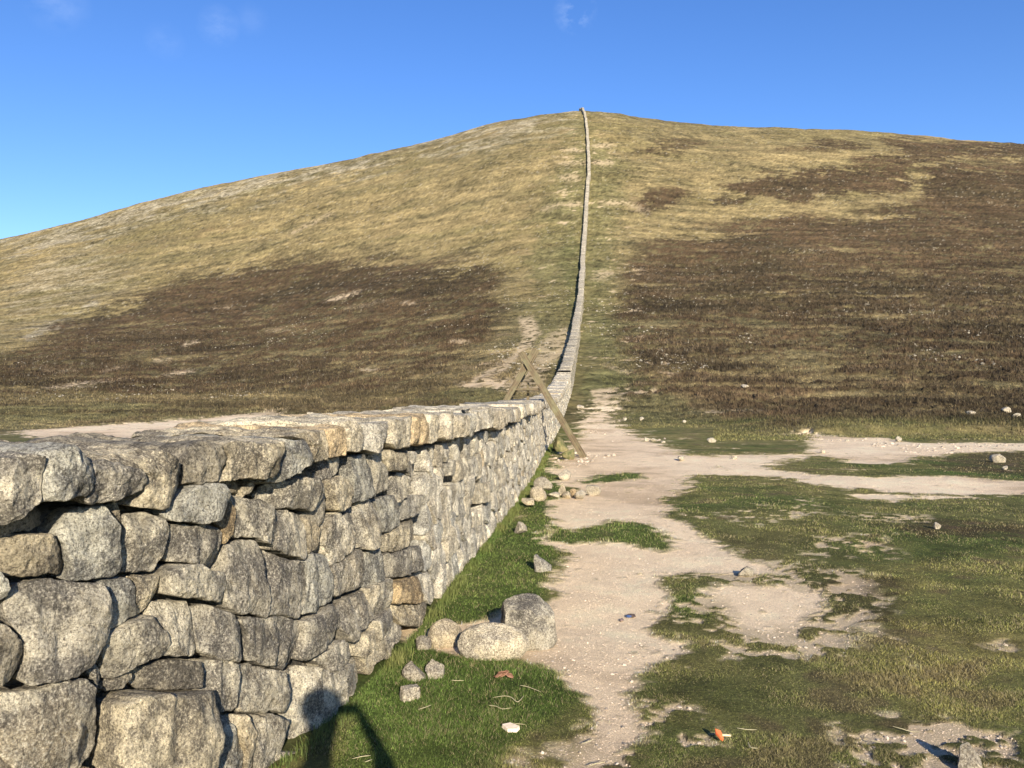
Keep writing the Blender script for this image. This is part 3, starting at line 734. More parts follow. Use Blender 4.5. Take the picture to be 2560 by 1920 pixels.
T_FACE = [  # (outline, tint, proud)
 (R1([(20,505),(80,450),(170,410),(270,415),(300,450),(290,510),(230,530),(100,560),(20,580)]),'dark',-.06),
 (R1([(-20,560),(110,560),(270,535),(290,590),(345,690),(340,735),(200,748),(50,748),(-20,700)]),'brown',.0),
 (R1([(290,530),(350,450),(430,400),(510,390),(550,480),(580,600),(560,640),(580,700),(570,742),(430,755),(350,765),(350,700),(310,620)]),'blue',.02),
 (R1([(525,420),(590,395),(620,440),(625,500),(595,578),(565,530)]),'brown',-.03),
 (R1([(630,460),(720,448),(800,475),(825,510),(815,580),(800,640),(770,690),(760,735),(640,740),(585,735),(588,650),(610,570)]),'n',.0),
 (R1([(780,450),(820,400),(920,320),(1000,295),(1045,300),(1062,350),(1050,420),(1030,470),(960,497),(880,495),(830,480)]),'blue',.05),
 (R1([(1050,310),(1112,310),(1112,360),(1142,420),(1138,540),(1100,605),(1088,550),(1060,490),(1050,450),(1080,380)]),'orange',-.02),
 (R1([(825,515),(930,503),(1020,490),(1058,510),(1095,560),(1088,640),(1085,710),(960,692),(870,682),(813,682),(822,600)]),'grey',.0),
 (R1([(1115,355),(1220,368),(1310,400),(1322,480),(1335,555),(1310,615),(1250,582),(1170,565),(1138,540),(1146,440)]),'n',.01),
 (R1([(785,715),(850,692),(950,688),(1000,718),(1085,718),(1092,790),(1062,875),(980,872),(900,848),(800,835),(776,775)]),'n',.04),
 (R1([(1098,620),(1150,573),(1240,588),(1262,630),(1258,740),(1272,860),(1272,935),(1180,928),(1088,898),(1073,870),(1095,760)]),'grey',.01),
 (R1([(1268,610),(1330,640),(1370,662),(1462,670),(1468,780),(1470,880),(1440,944),(1340,938),(1277,930),(1277,800),(1262,700)]),'grey',.0),
 (R1([(1468,672),(1520,640),(1590,640),(1602,720),(1608,820),(1600,870),(1530,902),(1460,935),(1472,820)]),'blue',.0),
 (R1([(1320,437),(1390,430),(1450,450),(1475,530),(1477,640),(1465,662),(1360,645),(1312,620),(1332,560)]),'pale',.0),
 (R1([(1285,360),(1360,290),(1440,268),(1500,270),(1530,330),(1525,400),(1480,432),(1400,422),(1320,425),(1290,392)]),'n',.03),
 (R1([(1500,240),(1550,275),(1580,340),(1600,420),(1570,492),(1530,510),(1478,458),(1528,405),(1535,330)]),'grey',-.02),
 (R1([(1448,448),(1520,490),(1567,520),(1562,590),(1530,630),(1480,665),(1480,560)]),'brown',-.01),
 (R1([(1568,290),(1640,268),(1692,300),(1702,380),(1650,437),(1600,432),(1588,370)]),'cream',.02),
 (R1([(1568,530),(1600,455),(1650,440),(1657,540),(1652,640),(1610,695),(1590,640),(1568,590)]),'n',.0),
 (R1([(1657,450),(1700,438),(1712,560),(1700,652),(1657,655)]),'grey',.0),
 (R1([(60,840),(95,778),(200,765),(330,762),(480,762),(500,850),(525,960),(510,1030),(480,1100),(430,1160),(330,1212),(210,1252),(122,1262),(133,1160),(110,1060),(50,960),(35,900)]),'grey',.03),
 (R1([(488,762),(560,750),(640,758),(658,830),(670,930),(620,972),(522,1012),(527,930),(505,830)]),'blue',.0),
 (R1([(663,755),(775,748),(782,800),(760,870),(702,935),(670,922),(660,820)]),'cream',-.01),
 (R1([(755,870),(830,862),(920,870),(932,950),(957,1080),(950,1118),(870,1132),(780,1124),(806,1060),(770,960),(742,920)]),'pale',.0),
 (R1([(522,1020),(640,960),(720,925),(762,980),(806,1060),(792,1110),(700,1162),(620,1212),(560,1243),(512,1240),(500,1120)]),'n',.02),
 (R1([(935,900),(1030,898),(1130,930),(1160,980),(1187,1060),(1182,1120),(1130,1158),(1050,1145),(965,1090),(945,1010)]),'grey',.02),
 (R1([(1155,948),(1250,938),(1350,940),(1442,950),(1452,1050),(1448,1170),(1405,1190),(1300,1172),(1188,1152),(1192,1050)]),'grey',.0),
 (R1([(1448,960),(1530,920),(1602,880),(1642,930),(1648,990),(1600,1062),(1540,1112),(1490,1152),(1455,1157),(1456,1060)]),'grey',.02),
 (R1([(-20,705),(40,740),(57,800),(42,850),(-20,895)]),'blue',.02),
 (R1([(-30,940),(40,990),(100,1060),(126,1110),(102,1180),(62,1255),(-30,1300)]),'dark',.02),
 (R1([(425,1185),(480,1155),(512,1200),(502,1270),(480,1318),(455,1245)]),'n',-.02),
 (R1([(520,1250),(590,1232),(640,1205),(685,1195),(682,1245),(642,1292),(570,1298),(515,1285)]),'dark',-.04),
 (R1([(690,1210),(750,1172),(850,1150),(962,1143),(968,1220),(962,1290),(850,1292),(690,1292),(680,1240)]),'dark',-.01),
 (R1([(970,1150),(1060,1142),(1143,1160),(1157,1250),(1162,1365),(1110,1390),(1040,1402),(985,1375),(980,1270)]),'n',.0),
 (R1([(1143,1163),(1260,1178),(1382,1200),(1392,1290),(1388,1392),(1280,1398),(1160,1392),(1157,1280)]),'n',.0),
 (R1([(495,1330),(600,1288),(740,1295),(860,1290),(968,1290),(980,1400),(972,1520),(965,1659),(960,1800),(470,1800),(510,1500)]),'cream',.13),
 (R1([(15,1350),(60,1300),(170,1288),(240,1258),(330,1220),(402,1213),(442,1270),(472,1360),(492,1470),(497,1550),(442,1632),(380,1685),(90,1720),(5,1620),(18,1460)]),'n',.03),
 (R1([(985,1400),(1100,1408),(1150,1500),(1190,1600),(1205,1760),(975,1760),(982,1500)]),'blue',.0),
 (R1([(1105,1412),(1192,1403),(1235,1500),(1235,1620),(1212,1710),(1182,1600),(1150,1480)]),'cream',.01),
 (R1([(1205,1410),(1300,1410),(1392,1432),(1422,1520),(1402,1600),(1330,1655),(1240,1690),(1242,1540)]),'n',.01),
 (R6([(75,690),(230,650),(310,690),(380,692),(540,600),(582,690),(562,830),(400,960),(280,1045),(150,1125),(112,1010),(78,900)]),'pale',.0),
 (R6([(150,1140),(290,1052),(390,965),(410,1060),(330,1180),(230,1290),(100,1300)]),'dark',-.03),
 (R6([(-60,1230),(40,1180),(160,1120),(290,1140),(320,1300),(-60,1340)]),'grey',.04),
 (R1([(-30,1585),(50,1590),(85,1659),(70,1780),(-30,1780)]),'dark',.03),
 (R6([(262,612),(400,500),(450,515),(462,590),(402,665),(372,695),(325,685),(285,640)]),'pale',.0),
 (R6([(450,510),(522,478),(600,418),(642,470),(692,570),(592,645),(572,705),(540,605),(460,590)]),'cream',.0),
 (R6([(640,450),(722,388),(757,420),(752,480),(692,572),(650,530)]),'pale',.0),
 (R6([(392,315),(450,240),(540,188),(572,260),(592,350),(520,435),(460,500),(402,420),(412,370)]),'grey',.0),
 (R6([(568,170),(640,128),(717,113),(722,200),(720,270),(660,332),(600,362),(590,280)]),'pale',.0),
 (R6([(598,370),(700,300),(733,278),(737,385),(660,452),(618,485)]),'pale',.0),
 (R6([(725,128),(800,108),(882,98),(912,170),(907,245),(800,267),(724,263)]),'orange',.03),
 (R6([(733,275),(850,270),(912,262),(917,310),(882,372),(830,412),(768,407),(743,350)]),'cream',.03),
 (R6([(888,68),(940,98),(962,180),(967,262),(920,272),(912,200)]),'pale',.0),
 (R2([(500,540),(620,518),(662,640),(692,785),(600,833),(527,852),(525,740),(500,620)]),'blue',.0),
 (R2([(630,520),(720,525),(762,620),(785,745),(700,785),(665,680)]),'n',.0),
 (R2([(650,508),(760,488),(840,508),(848,620),(760,632),(728,560)]),'cream',.03),
 (R2([(332,575),(480,530),(472,620),(400,682),(328,695)]),'grey',-.03),
 (R2([(858,538),(910,548),(962,640),(972,692),(930,702),(878,620)]),'dark',-.01),
 (R2([(540,900),(620,820),(690,825),(742,1000),(742,1112),(640,1162),(550,1172),(500,1000),(478,905)]),'n',.01),
 (R2([(695,820),(790,798),(832,900),(832,1012),(748,1062),(722,930)]),'blue',.0),
 (R2([(758,1080),(830,1020),(962,958),(992,1020),(942,1102),(850,1162),(760,1194),(740,1130)]),'cream',.02),
 (R2([(838,860),(930,798),(1012,798),(1032,880),(982,922),(900,962),(848,1002),(838,930)]),'n',.0),
 (R2([(858,648),(922,680),(932,760),(882,822),(820,852),(788,760),(800,658)]),'pale',.0),
 (R2([(768,1200),(950,1138),(1012,1168),(1034,1262),(1010,1303),(900,1343),(798,1372),(770,1290)]),'grey',.03),
 (R2([(618,1180),(740,1158),(762,1280),(740,1372),(640,1442),(622,1320)]),'blue',.0),
 (R2([(388,1300),(470,1238),(560,1178),(618,1172),(620,1300),(600,1430),(500,1480),(400,1500)]),'grey',.0),
 (R2([(338,1000),(420,920),(500,1000),(542,1160),(470,1224),(388,1292),(350,1170)]),'pale',.0),
 (R2([(1130,600),(1240,540),(1250,640),(1150,680)]),'n',.0),
 (R2([(1330,720),(1440,705),(1470,760),(1470,830),(1380,860),(1330,830)]),'cream',.03),
 (R2([(950,1340),(1050,1330),(1070,1450),(1085,1530),(1030,1550),(1000,1440)]),'pale',.0),
 (R1([(1110,300),(1190,295),(1190,350),(1120,350)]),'brown',-.05),
 (R1([(1190,320),(1240,290),(1262,300),(1240,345),(1200,368)]),'cream',-.03),
 (R1([(1400,205),(1450,200),(1462,240),(1420,262),(1380,262)]),'dark',-.05),
 (R1([(1568,185),(1660,178),(1662,225),(1600,285),(1566,280)]),'n',-.03),
]
T_COPE = [
 (R1([(-120,200),(0,178),(60,165),(120,172),(162,185),(168,260),(172,370),(120,432),(60,472),(-40,510),(-120,540)]),'pale',.10),
 (R1([(160,178),(210,148),(290,120),(350,128),(402,180),(422,260),(427,345),(390,378),(300,384),(230,388),(180,402),(170,300)]),'blue',.10),
 (R1([(402,172),(460,180),(560,192),(640,222),(692,290),(682,332),(600,368),(500,382),(430,402),(405,390),(420,300)]),'grey',.07),
 (R1([(430,160),(560,148),(700,140),(800,148),(862,178),(932,208),(937,260),(917,330),(870,384),(790,437),(700,432),(640,420),(690,360),(700,290),(640,222),(560,192)]),'cream',.035),
 (R1([(935,170),(962,130),(1022,108),(1072,122),(1097,180),(1087,240),(1052,292),(980,312),(918,317),(920,250)]),'dark',.02),
 (R1([(1080,120),(1130,104),(1200,98),(1310,104),(1322,170),(1312,230),(1292,272),(1200,284),(1120,292),(1060,292),(1100,230),(1100,170)]),'cream',.07),
 (R1([(1322,104),(1400,88),(1482,98),(1497,150),(1442,212),(1400,252),(1330,292),(1300,286),(1315,230)]),'blue',.09),
 (R2([(150,390),(235,355),(345,350),(357,400),(352,560),(222,572),(190,545),(235,450)]),'cream',.03),
 (R2([(350,345),(470,328),(492,380),(492,520),(358,542),(352,440)]),'orange',.03),
 (R2([(478,300),(530,272),(572,340),(592,430),(587,480),(498,497),(490,390)]),'cream',.05),
 (R2([(585,310),(680,298),(772,298),(782,380),(772,420),(662,512),(598,492),(590,420)]),'pale',.06),
 (R2([(778,278),(882,262),(922,310),(932,400),(912,452),(800,482),(770,452),(785,372)]),'cream',.07),
 (R2([(920,262),(1022,242),(1034,330),(1022,442),(930,452),(925,344)]),'orange',.05),
 (R2([(1028,244),(1092,256),(1117,320),(1112,400),(1040,442),(1030,380)]),'cream',.07),
]
seedc = 100
traced_sh = []; cope_end = 0.0
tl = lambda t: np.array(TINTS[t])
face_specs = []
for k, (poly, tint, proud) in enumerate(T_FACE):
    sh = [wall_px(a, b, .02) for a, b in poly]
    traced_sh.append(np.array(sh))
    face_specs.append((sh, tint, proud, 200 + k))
cope_specs = []
for k, (poly, tint, proud) in enumerate(T_COPE):
    sh = np.array([wall_px(a, b, .06) for a, b in poly])
    sh[:, 1] = np.minimum(sh[:, 1], 1.62)
    cope_specs.append((sh, tint, proud, 400 + k)); cope_end = max(cope_end, sh[:, 0].max())
cope_start = min(c[0][:, 0].min() for c in cope_specs)

# --- Voronoi-fitted stones for the rest of the face
def clip_poly(poly, nx, ny, c):
    out = []; n = len(poly)
    for i in range(n):
        a = poly[i]; b = poly[(i + 1) % n]
        da = a[0] * nx + a[1] * ny - c; db = b[0] * nx + b[1] * ny - c
        if da <= 0: out.append(a)
        if (da < 0 < db) or (db < 0 < da):
            t = da / (da - db); out.append((a[0] + (b[0] - a[0]) * t, a[1] + (b[1] - a[1]) * t))
    return out
seeds = []
rr = random.Random(5)
h = 0.02
S0, S1 = s_of_y(-3.0), s_of_y(62.0)
while h < 1.30:
    ch = rr.uniform(.16, .27); s = S0 + rr.uniform(0, .2)
    while s < S1:
        w = rr.choice([.17, .22, .28, .34, .42]) * rr.uniform(.9, 1.15)
        seeds.append((s + w / 2, h + ch / 2 + rr.uniform(-.06, .06)))
        if rr.random() < .10: seeds.append((s + w, h + ch * rr.uniform(.1, .9)))
        s += w
    h += ch
seeds = np.array(seeds)
keep = np.ones(len(seeds), bool)
for P in traced_sh:
    bb = (seeds[:, 0] > P[:, 0].min() - .2) & (seeds[:, 0] < P[:, 0].max() + .2)
    j = np.where(bb)[0]
    if len(j):
        sd = poly_sd(seeds[j, 0], seeds[j, 1], P); keep[j[sd < .035]] = False
seeds = seeds[keep]
sites = [seeds]
for P in traced_sh:
    c = P.mean(0)
    sites += [c[None], c + (P - c) * .72, c + ((P + np.roll(P, -1, 0)) / 2 - c) * .72]
sites = np.concatenate(sites)
order = np.argsort(sites[:, 0]); ss_ = sites[order]
vor = []
for k in range(len(seeds)):
    s, hh = seeds[k]
    lo, hi = np.searchsorted(ss_[:, 0], [s - .62, s + .62])
    nb = ss_[lo:hi]; d2 = (nb[:, 0] - s) ** 2 + (nb[:, 1] - hh) ** 2
    nb = nb[np.argsort(d2)][1:26]
    topc = wall_top(s) - .03 - .05 * random.Random(k).random()
    poly = [(s - .3, -.12), (s + .3, -.12), (s + .3, topc), (s - .3, topc)]
    for qx, qy_ in nb:
        nx, ny = qx - s, qy_ - hh; c = (qx * qx + qy_ * qy_ - s * s - hh * hh) / 2
        poly = clip_poly(poly, nx, ny, c)
        if len(poly) < 3: break
    if len(poly) >= 3:
        a = np.array(poly)
        A = abs(.5 * np.sum(a[:, 0] * np.roll(a[:, 1], -1) - np.roll(a[:, 0], -1) * a[:, 1]))
        if A > .0015: vor.append((s, hh, poly, A))
vis = [v for v in vor if s_of_y(4.8) < v[0]]
vis.sort(key=lambda v: v[0] - 4 * v[3] ** .5)
n_ind = 100 - len(face_specs)
indiv = set(id(v) for v in vis[:n_ind])
def tint_for(seed, far=False):
    r_ = random.Random(seed)
    t = TINTS[r_.choice(['grey', 'pale', 'cream', 'n', 'n', 'blue', 'pale', 'cream', 'brown', 'orange' if r_.random() < .25 else 'n'])]
    return (np.array(t) * .7 + .3) * r_.uniform(.88, 1.08)
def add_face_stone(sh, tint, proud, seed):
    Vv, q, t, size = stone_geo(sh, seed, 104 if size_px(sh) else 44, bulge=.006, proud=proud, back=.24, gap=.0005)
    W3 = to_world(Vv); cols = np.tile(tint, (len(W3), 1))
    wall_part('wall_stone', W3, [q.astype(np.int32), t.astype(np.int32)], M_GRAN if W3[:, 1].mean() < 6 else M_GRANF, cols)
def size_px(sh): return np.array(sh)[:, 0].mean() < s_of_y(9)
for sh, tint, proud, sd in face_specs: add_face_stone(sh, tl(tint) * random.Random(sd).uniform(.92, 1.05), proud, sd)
accV = {}; 
def acc(key, Vw, q, t, cols):
    a = accV.setdefault(key, [[], [], [], [], 0])
    a[0].append(Vw); a[1].append(q + a[4]); a[2].append(t + a[4]); a[3].append(cols); a[4] += len(Vw)
for k, v in enumerate(vor):
    s, hh, poly, A = v
    y = float(np.interp(s, SL, CV[:, 1])); proud = random.Random(k).uniform(-.02, .022)
    if A < .008: proud -= .03
    if hh > 1.12 and random.Random(k * 3 + 1).random() < .38: proud -= .11
    if id(v) in indiv:
        add_face_stone(poly, tint_for(k), proud, 1000 + k)
        continue
    nang = 30 if y < 15 else (18 if y < 30 else 12)
    rings = None if y < 12 else (np.array([1, .96, .88, .74, .5, .2]) if y < 24 else np.array([1, .93, .75, .4]))
    Vv, q, t, size = stone_geo(poly, 1000 + k, nang, .006, proud, .2, .001 + .004 * (y > 12), 1, 1.15, rings)
    W3 = to_world(Vv)
    acc('near' if y < 6 else 'far', W3, q, t, np.tile(tint_for(k), (len(W3), 1)))
for key, a in accV.items():
    wall_part('stonework', np.concatenate(a[0]), [np.concatenate(a[1]).astype(np.int32), np.concatenate(a[2]).astype(np.int32)], M_GRAN if key == 'near' else M_GRANF, np.concatenate(a[3]), kind='stuff')
# --- dark hearting behind the face joints, back face of the wall
def ribbon(s_arr, prof):
    """prof(s) -> list of (h, d); builds a closed strip"""
    rows = [wall_pos(np.full(len(p), s), np.array([a for a, b in p]), np.array([b for a, b in p])) for s, p in ((s, prof(s)) for s in s_arr)]
    n = len(rows[0]); Vw = np.concatenate(rows); I = np.arange(len(Vw)).reshape(len(rows), n)
    q = np.stack([I[:-1, :-1], I[1:, :-1], I[1:, 1:], I[:-1, 1:]], -1).reshape(-1, 4)
    return Vw, q
sN = np.arange(S0, s_of_y(62), .12)
def core(s):
    t = wall_top(s)
    return [(-.2, -.13), (t * .5, -.13), (t, -.12), (t + .02, -.3), (t + .02, -WT + .1), (t, -WT + .02), (t * .5, -WT - .09), (-.2, -WT - .2)]
Vw, q = ribbon(sN, core)
wall_part('hearting', Vw, [q.astype(np.int32)], M_DARK, np.tile([1., 1, 1], (len(Vw), 1)))
# rough back face
def backf(s):
    L = []
    for k in range(15):
        hh = wall_top(s) * (1 - k / 14) - .15 * (k == 14)
        dn = .05 * fbm2(np.array([s * 3.1]), np.array([hh * 4.0]), 3, 61)[0]
        L.append((hh, -WT - .03 - .14 * (1 - hh / 1.3) - dn))
    return L
Vw, q = ribbon(np.arange(S0, s_of_y(62), .08), backf)
wall_part('back_face', Vw, [q.astype(np.int32)], M_GRANF, np.tile([.9, .88, .84], (len(Vw), 1)))

# --- coping stones: traced ones first, then regular blocks up the hill
ncope = 0
COPA = [[], [], [], [], 0]
def add_cope(sh, tint, proud, seed, near=True, stuff=False):
    global ncope
    nang = 110 if near else 24
    rings = None if near else np.array([1, .94, .82, .6, .3])
    Vv, q, t, size = stone_geo(sh, seed, nang, .010, proud, WT + .12 + proud, .001, 22 if near else 5, 1.3, rings, slab=True)
    if near:      # gently broken upper surface
        up = Vv[:, 1] > np.array(sh)[:, 1].mean()
        Vv[:, 1] += np.where(up, .024 * fbm2(Vv[:, 0] * 3.3, Vv[:, 2] * 4.1 + seed, 4, 63) + .012 * (.3 - np.abs(fbm2(Vv[:, 0] * 12, Vv[:, 2] * 12, 3, 64))), 0)
    W3 = to_world(Vv); cols = np.tile(tint, (len(W3), 1))
    cap = np.arange(nang)[::-1]
    fan = np.stack([np.full(nang - 2, cap[0]), cap[1:-1], cap[2:]], -1)
    t = np.concatenate([t, fan])
    if stuff:
        COPA[0].append(W3); COPA[1].append(q + COPA[4]); COPA[2].append(t + COPA[4]); COPA[3].append(cols); COPA[4] += len(W3)
    else:
        wall_part('coping_stone', W3, [q.astype(np.int32), t.astype(np.int32)], M_GRAN if near and W3[:, 1].mean() < 4.6 else M_GRANF, cols); ncope += 1
for sh, tint, proud, sd in cope_specs: add_cope(sh, tl(tint) * random.Random(sd).uniform(.95, 1.08), proud, sd)
def block(s, w, tb, th, rc):
    j = lambda a: rc.uniform(-a, a)
    return [(s + j(.02), tb + j(.02)), (s + w * .5, tb - abs(j(.03))), (s + w + j(.02), tb + j(.03)), (s + w + j(.015), tb + th * .5), (s + w - .02, tb + th + j(.015)), (s + w * .5, tb + th + .01 + j(.012)), (s + .02, tb + th + j(.015)), (s + j(.015), tb + th * .5)]
rc = random.Random(3)
s = cope_start - .02
while s > S0 + .6:
    w = rc.uniform(.4, .7); add_cope(block(s - w, w - .01, wall_top(s) - .01, .21, rc), tint_for(int(s * 100)), .06, int(s * 77) + 5, stuff=True); s -= w
s = cope_end + .005
while s < s_of_y(62):
    y = float(np.interp(s, SL, CV[:, 1]))
    w = rc.uniform(.34, .72) if y < 20 else rc.uniform(.45, .8)
    gapx = .012 if abs(s - S_STILE) > .4 else .05
    add_cope(block(s, w - gapx, wall_top(s), rc.uniform(.19, .24), rc), tint_for(int(s * 130)) * np.array([1.02, 1.0, .97]), rc.uniform(.06, .13), int(s * 91), near=y < 11, stuff=ncope >= 100)
    s += w
if COPA[4]: wall_part('coping_row', np.concatenate(COPA[0]), [np.concatenate(COPA[1]).astype(np.int32), np.concatenate(COPA[2]).astype(np.int32)], M_GRANF, np.concatenate(COPA[3]), kind='stuff')
# --- the wall climbing the hill
s_far = np.concatenate([np.arange(s_of_y(62) - .02, s_of_y(150), .10), np.arange(s_of_y(150), SL[-1], .3)])
rj = np.random.default_rng(9)
def farp(s):
    y_ = float(np.interp(s, SL, CV[:, 1])); big_ = 1 + sstep(80, 260, y_) * 1.2
    wob = (.17 * (fract_hash(np.array([math.floor(s / (.55 * big_))]), np.array([1]), np.array([0]), 71)[0] - .4) * big_ + .30 * (vnoise2(np.array([s / 6.]), np.array([4.5]), 72)[0] - .4) * big_)
    mea = .13 * fbm2(np.array([s / 9.]), np.array([3.3]), 3, 76)[0] * float(sstep(62, 80, y_)) * big_
    hs = [-.3, .1, .3, .5, .7, .9, 1.1, 1.28, 1.30, 1.32, 1.47, 1.52, 1.53, 1.53, 1.53, 1.50, 1.33, 1.30, 1.2, .8, .4, -.6]
    ds = [.02, .01, 0, 0, 0, 0, 0, -.01, .05, .08, .08, .05, -.2, -.45, -WT + .03, -WT - .06, -WT - .06, -WT, -WT - .01, -WT - .06, -WT - .10, -WT - .14]
    n = fbm2(np.full(22, s / .33), np.array(hs) * 4.2 + np.array(ds) * 3, 2, 73) * .075 * big_
    return [(hh * (1.0 if hh < 0 else 1) + (wob + n[k] * .5 if hh > 1.25 else 0), dd + mea + (n[k] if dd > -.1 else -n[k])) for k, (hh, dd) in enumerate(zip(hs, ds))]
Vw, q = ribbon(s_far, farp)
tt = .74 + .30 * vnoise2(Vw[:, 1] / .5, Vw[:, 2] * 4, 74)
tt *= .55 + .45 * sstep(.10, .28, vnoise2(Vw[:, 1] / .34, Vw[:, 2] / .22, 75))
wall_part('hillside_stonework', Vw, [q.astype(np.int32)], M_GRANF, tt[:, None] * np.array([[.92, .88, .80]]), kind='stuff')

# ------------------------------------------------------------------ loose rocks
def rock_geo(seed, lx, ly, lz, sub=3, rough=.18, nplane=9, planes=None):
    import bmesh
    bm = bmesh.new(); bmesh.ops.create_icosphere(bm, subdivisions=sub, radius=1)
    P = np.array([v.co[:] for v in bm.verts]); Fa = np.array([[v.index for v in f.verts] for f in bm.faces]); bm.free()
    r_ = np.random.default_rng(seed)
    N = r_.normal(size=(nplane, 3)); N /= np.linalg.norm(N, axis=1)[:, None]
    D = r_.uniform(.42, .80, nplane)
    if planes:
        N = np.array([p[:3] for p in planes], float); N /= np.linalg.norm(N, axis=1)[:, None]; D = np.array([p[3] for p in planes])
    for n, d in zip(N, D):
        dot = P @ n; ex = np.maximum(dot - d, 0); P = P - ex[:, None] * n * .96
    nz = fbm3(P[:, 0] * 1.6 + seed, P[:, 1] * 1.6, P[:, 2] * 1.6, 3, 81) * rough + (fbm3(P[:, 0] * 6 + seed, P[:, 1] * 6, P[:, 2] * 6, 3, 82) * rough * .3 if sub > 2 else 0)
    P = P * (1 + nz)[:, None] * np.array([lx, ly, lz])
    return P, Fa
M_ROCKC = granite_material('loose_rock_granite', (.40, .36, .30), (.62, .55, .42), (.50, .40, .27), .3)
def rock_px(x0, y0, x1, y1, label, *aa, push=.55, **kk):
    return _rock_px(x0, y0, x1, y1, label, push, *aa, **kk)
def _rock_px(x0, y0, x1, y1, label, push, tint='n', group=None, name='rock', sink=.22, seed=1, sub=3, cat='rock', depth=1.0, rough=.16, mat=None, rotz=None, nplane=9, gc=None, flat=None, planes=None):
    """a rock whose silhouette fills this box of the photograph, standing on the ground below it"""
    cx = (x0 + x1) / 2; 
    yb = y1 - .12 * (y1 - y0)
    X, Y = onground(cx, yb)
    if gc: X, Y = gc
    g = float(surf_z(X, Y)[0])
    if g > .25:
        u, e = uv(cx, y1)
        yy = np.arange(20, 300, .5); zz = surf_z(u * yy, yy); k = int(np.argmax((zz - EYE) / yy >= e)); Y = float(yy[k]); X = u * Y; g = float(zz[k])
    hw = (x1 - x0) / 2 / F * Y; hh = (y1 - y0) / F * Y / 2 * 1.12
    if flat: hh = flat
    hd = hw * .8 * depth
    P, Fa = rock_geo(seed, hw * 1.12, hd * 1.1, hh / (1 - sink) * 1.08, sub, rough, nplane, planes)
    a = (seed * 1.3) % 6.28 * .12 if rotz is None else rotz
    c, s = math.cos(a), math.sin(a)
    P = np.column_stack([P[:, 0] * c - P[:, 1] * s, P[:, 0] * s + P[:, 1] * c, P[:, 2]])
    loc = (X, Y + hd * push, g)
    P = P + np.array([loc[0], loc[1], g + hh * (1 - sink * 1.6)])
    o = mesh_obj(name, P, [Fa.astype(np.int32)], mat or M_ROCKC, cols=np.tile(tl(tint), (len(P), 1)), loc=loc)
    set_props(o, label, cat, group)
    return o
GB = 'boulders at the foot of the wall'
rock_px(1244, 1524, 1398, 1642, 'big grey-brown boulder with a pale notch, largest of the boulders lying by the wall', 'grey', GB, 'boulder', .12, 12, 5, 'boulder', .9, .13, rotz=.0, push=1.15, mat=M_GRAN, planes=[(-.1, -.2, 1, .66), (.55, -.3, .8, .66), (-1, -.1, .1, .74), (-.25, -1, .15, .62), (.75, -.75, .1, .66), (1, .1, .1, .8), (-.6, -.2, .75, .84)])
rock_px(1150, 1576, 1312, 1650, 'oval pale granite boulder in front of the big grey boulder, brown on its left side', 'white', GB, 'boulder', .15, 31, 5, 'boulder', .62, .08, rotz=-.08, push=.1, planes=[(.15, -.5, .9, .80), (-.8, -.6, .3, .84)])
rock_px(1072, 1560, 1152, 1616, 'round tan boulder between the wall and the oval pale boulder', 'cream', GB, 'boulder', .25, 45, 4, 'boulder', .9, .09, planes=[(0, -.4, 1, .8), (.9, -.5, .1, .8)])
rock_px(1030, 1592, 1078, 1628, 'thin grey slab lying against the round tan boulder', 'grey', None, 'rock', .4, 52, 3)
rock_px(1058, 1656, 1124, 1700, 'rough speckled grey stone in the grass in front of the boulders', 'grey', None, 'rock', .45, 61, 4, rough=.22)
rock_px(1004, 1668, 1062, 1704, 'low flat stone half sunk in grass left of the speckled stone', 'grey', None, 'rock', .5, 64, 4)
rock_px(992, 1712, 1056, 1754, 'squared pale building block lying in the grass nearest the shadow', 'pale', None, 'stone_block', .2, 71, 4, 'stone', .6, .12, planes=[(0, -.1, 1, .5), (0, -1, .1, .55), (-1, 0, 0, .62), (1, 0, 0, .62), (.1, .9, .1, .6)])
rock_px(1326, 1404, 1382, 1438, 'flat pale stone sunk at the turf edge beside the gravel', 'blue', None, 'rock', .6, 81, 3)
rock_px(1284, 1311, 1316, 1342, 'single stone on the green turf between wall and gravel', 'grey', None, 'rock', .15, 83, 4)
rock_px(1842, 1420, 1888, 1442, 'wedge shaped grey stone standing alone on the worn ground', 'grey', None, 'rock', .35, 91, 4)
rock_px(2400, 1884, 2475, 1945, 'pale stone on bare soil at the lower right corner', 'pale', None, 'rock', .3, 93, 4)
rock_px(2334, 1308, 2354, 1326, 'small white stone on rust brown heath in the right foreground', 'pale', None, 'rock', .1, 95, 3)
rock_px(1378, 1100, 1424, 1132, 'green mossy boulder just behind the foot of the stile', 'brown', None, 'mossy_boulder', .2, 101, 4, 'boulder', .9, .12, mat=plain_noise('moss_and_stone', (.07, .085, .03), (.24, .20, .10), 7, .95, .03))
rock_px(1404, 1124, 1444, 1154, 'small mossy rock touching the foot of the stile', 'brown', None, 'mossy_boulder', .2, 103, 4, 'boulder', .9, .12, mat=bpy.data.materials['moss_and_stone'])
GR = 'rubble tumbled beside the wall'
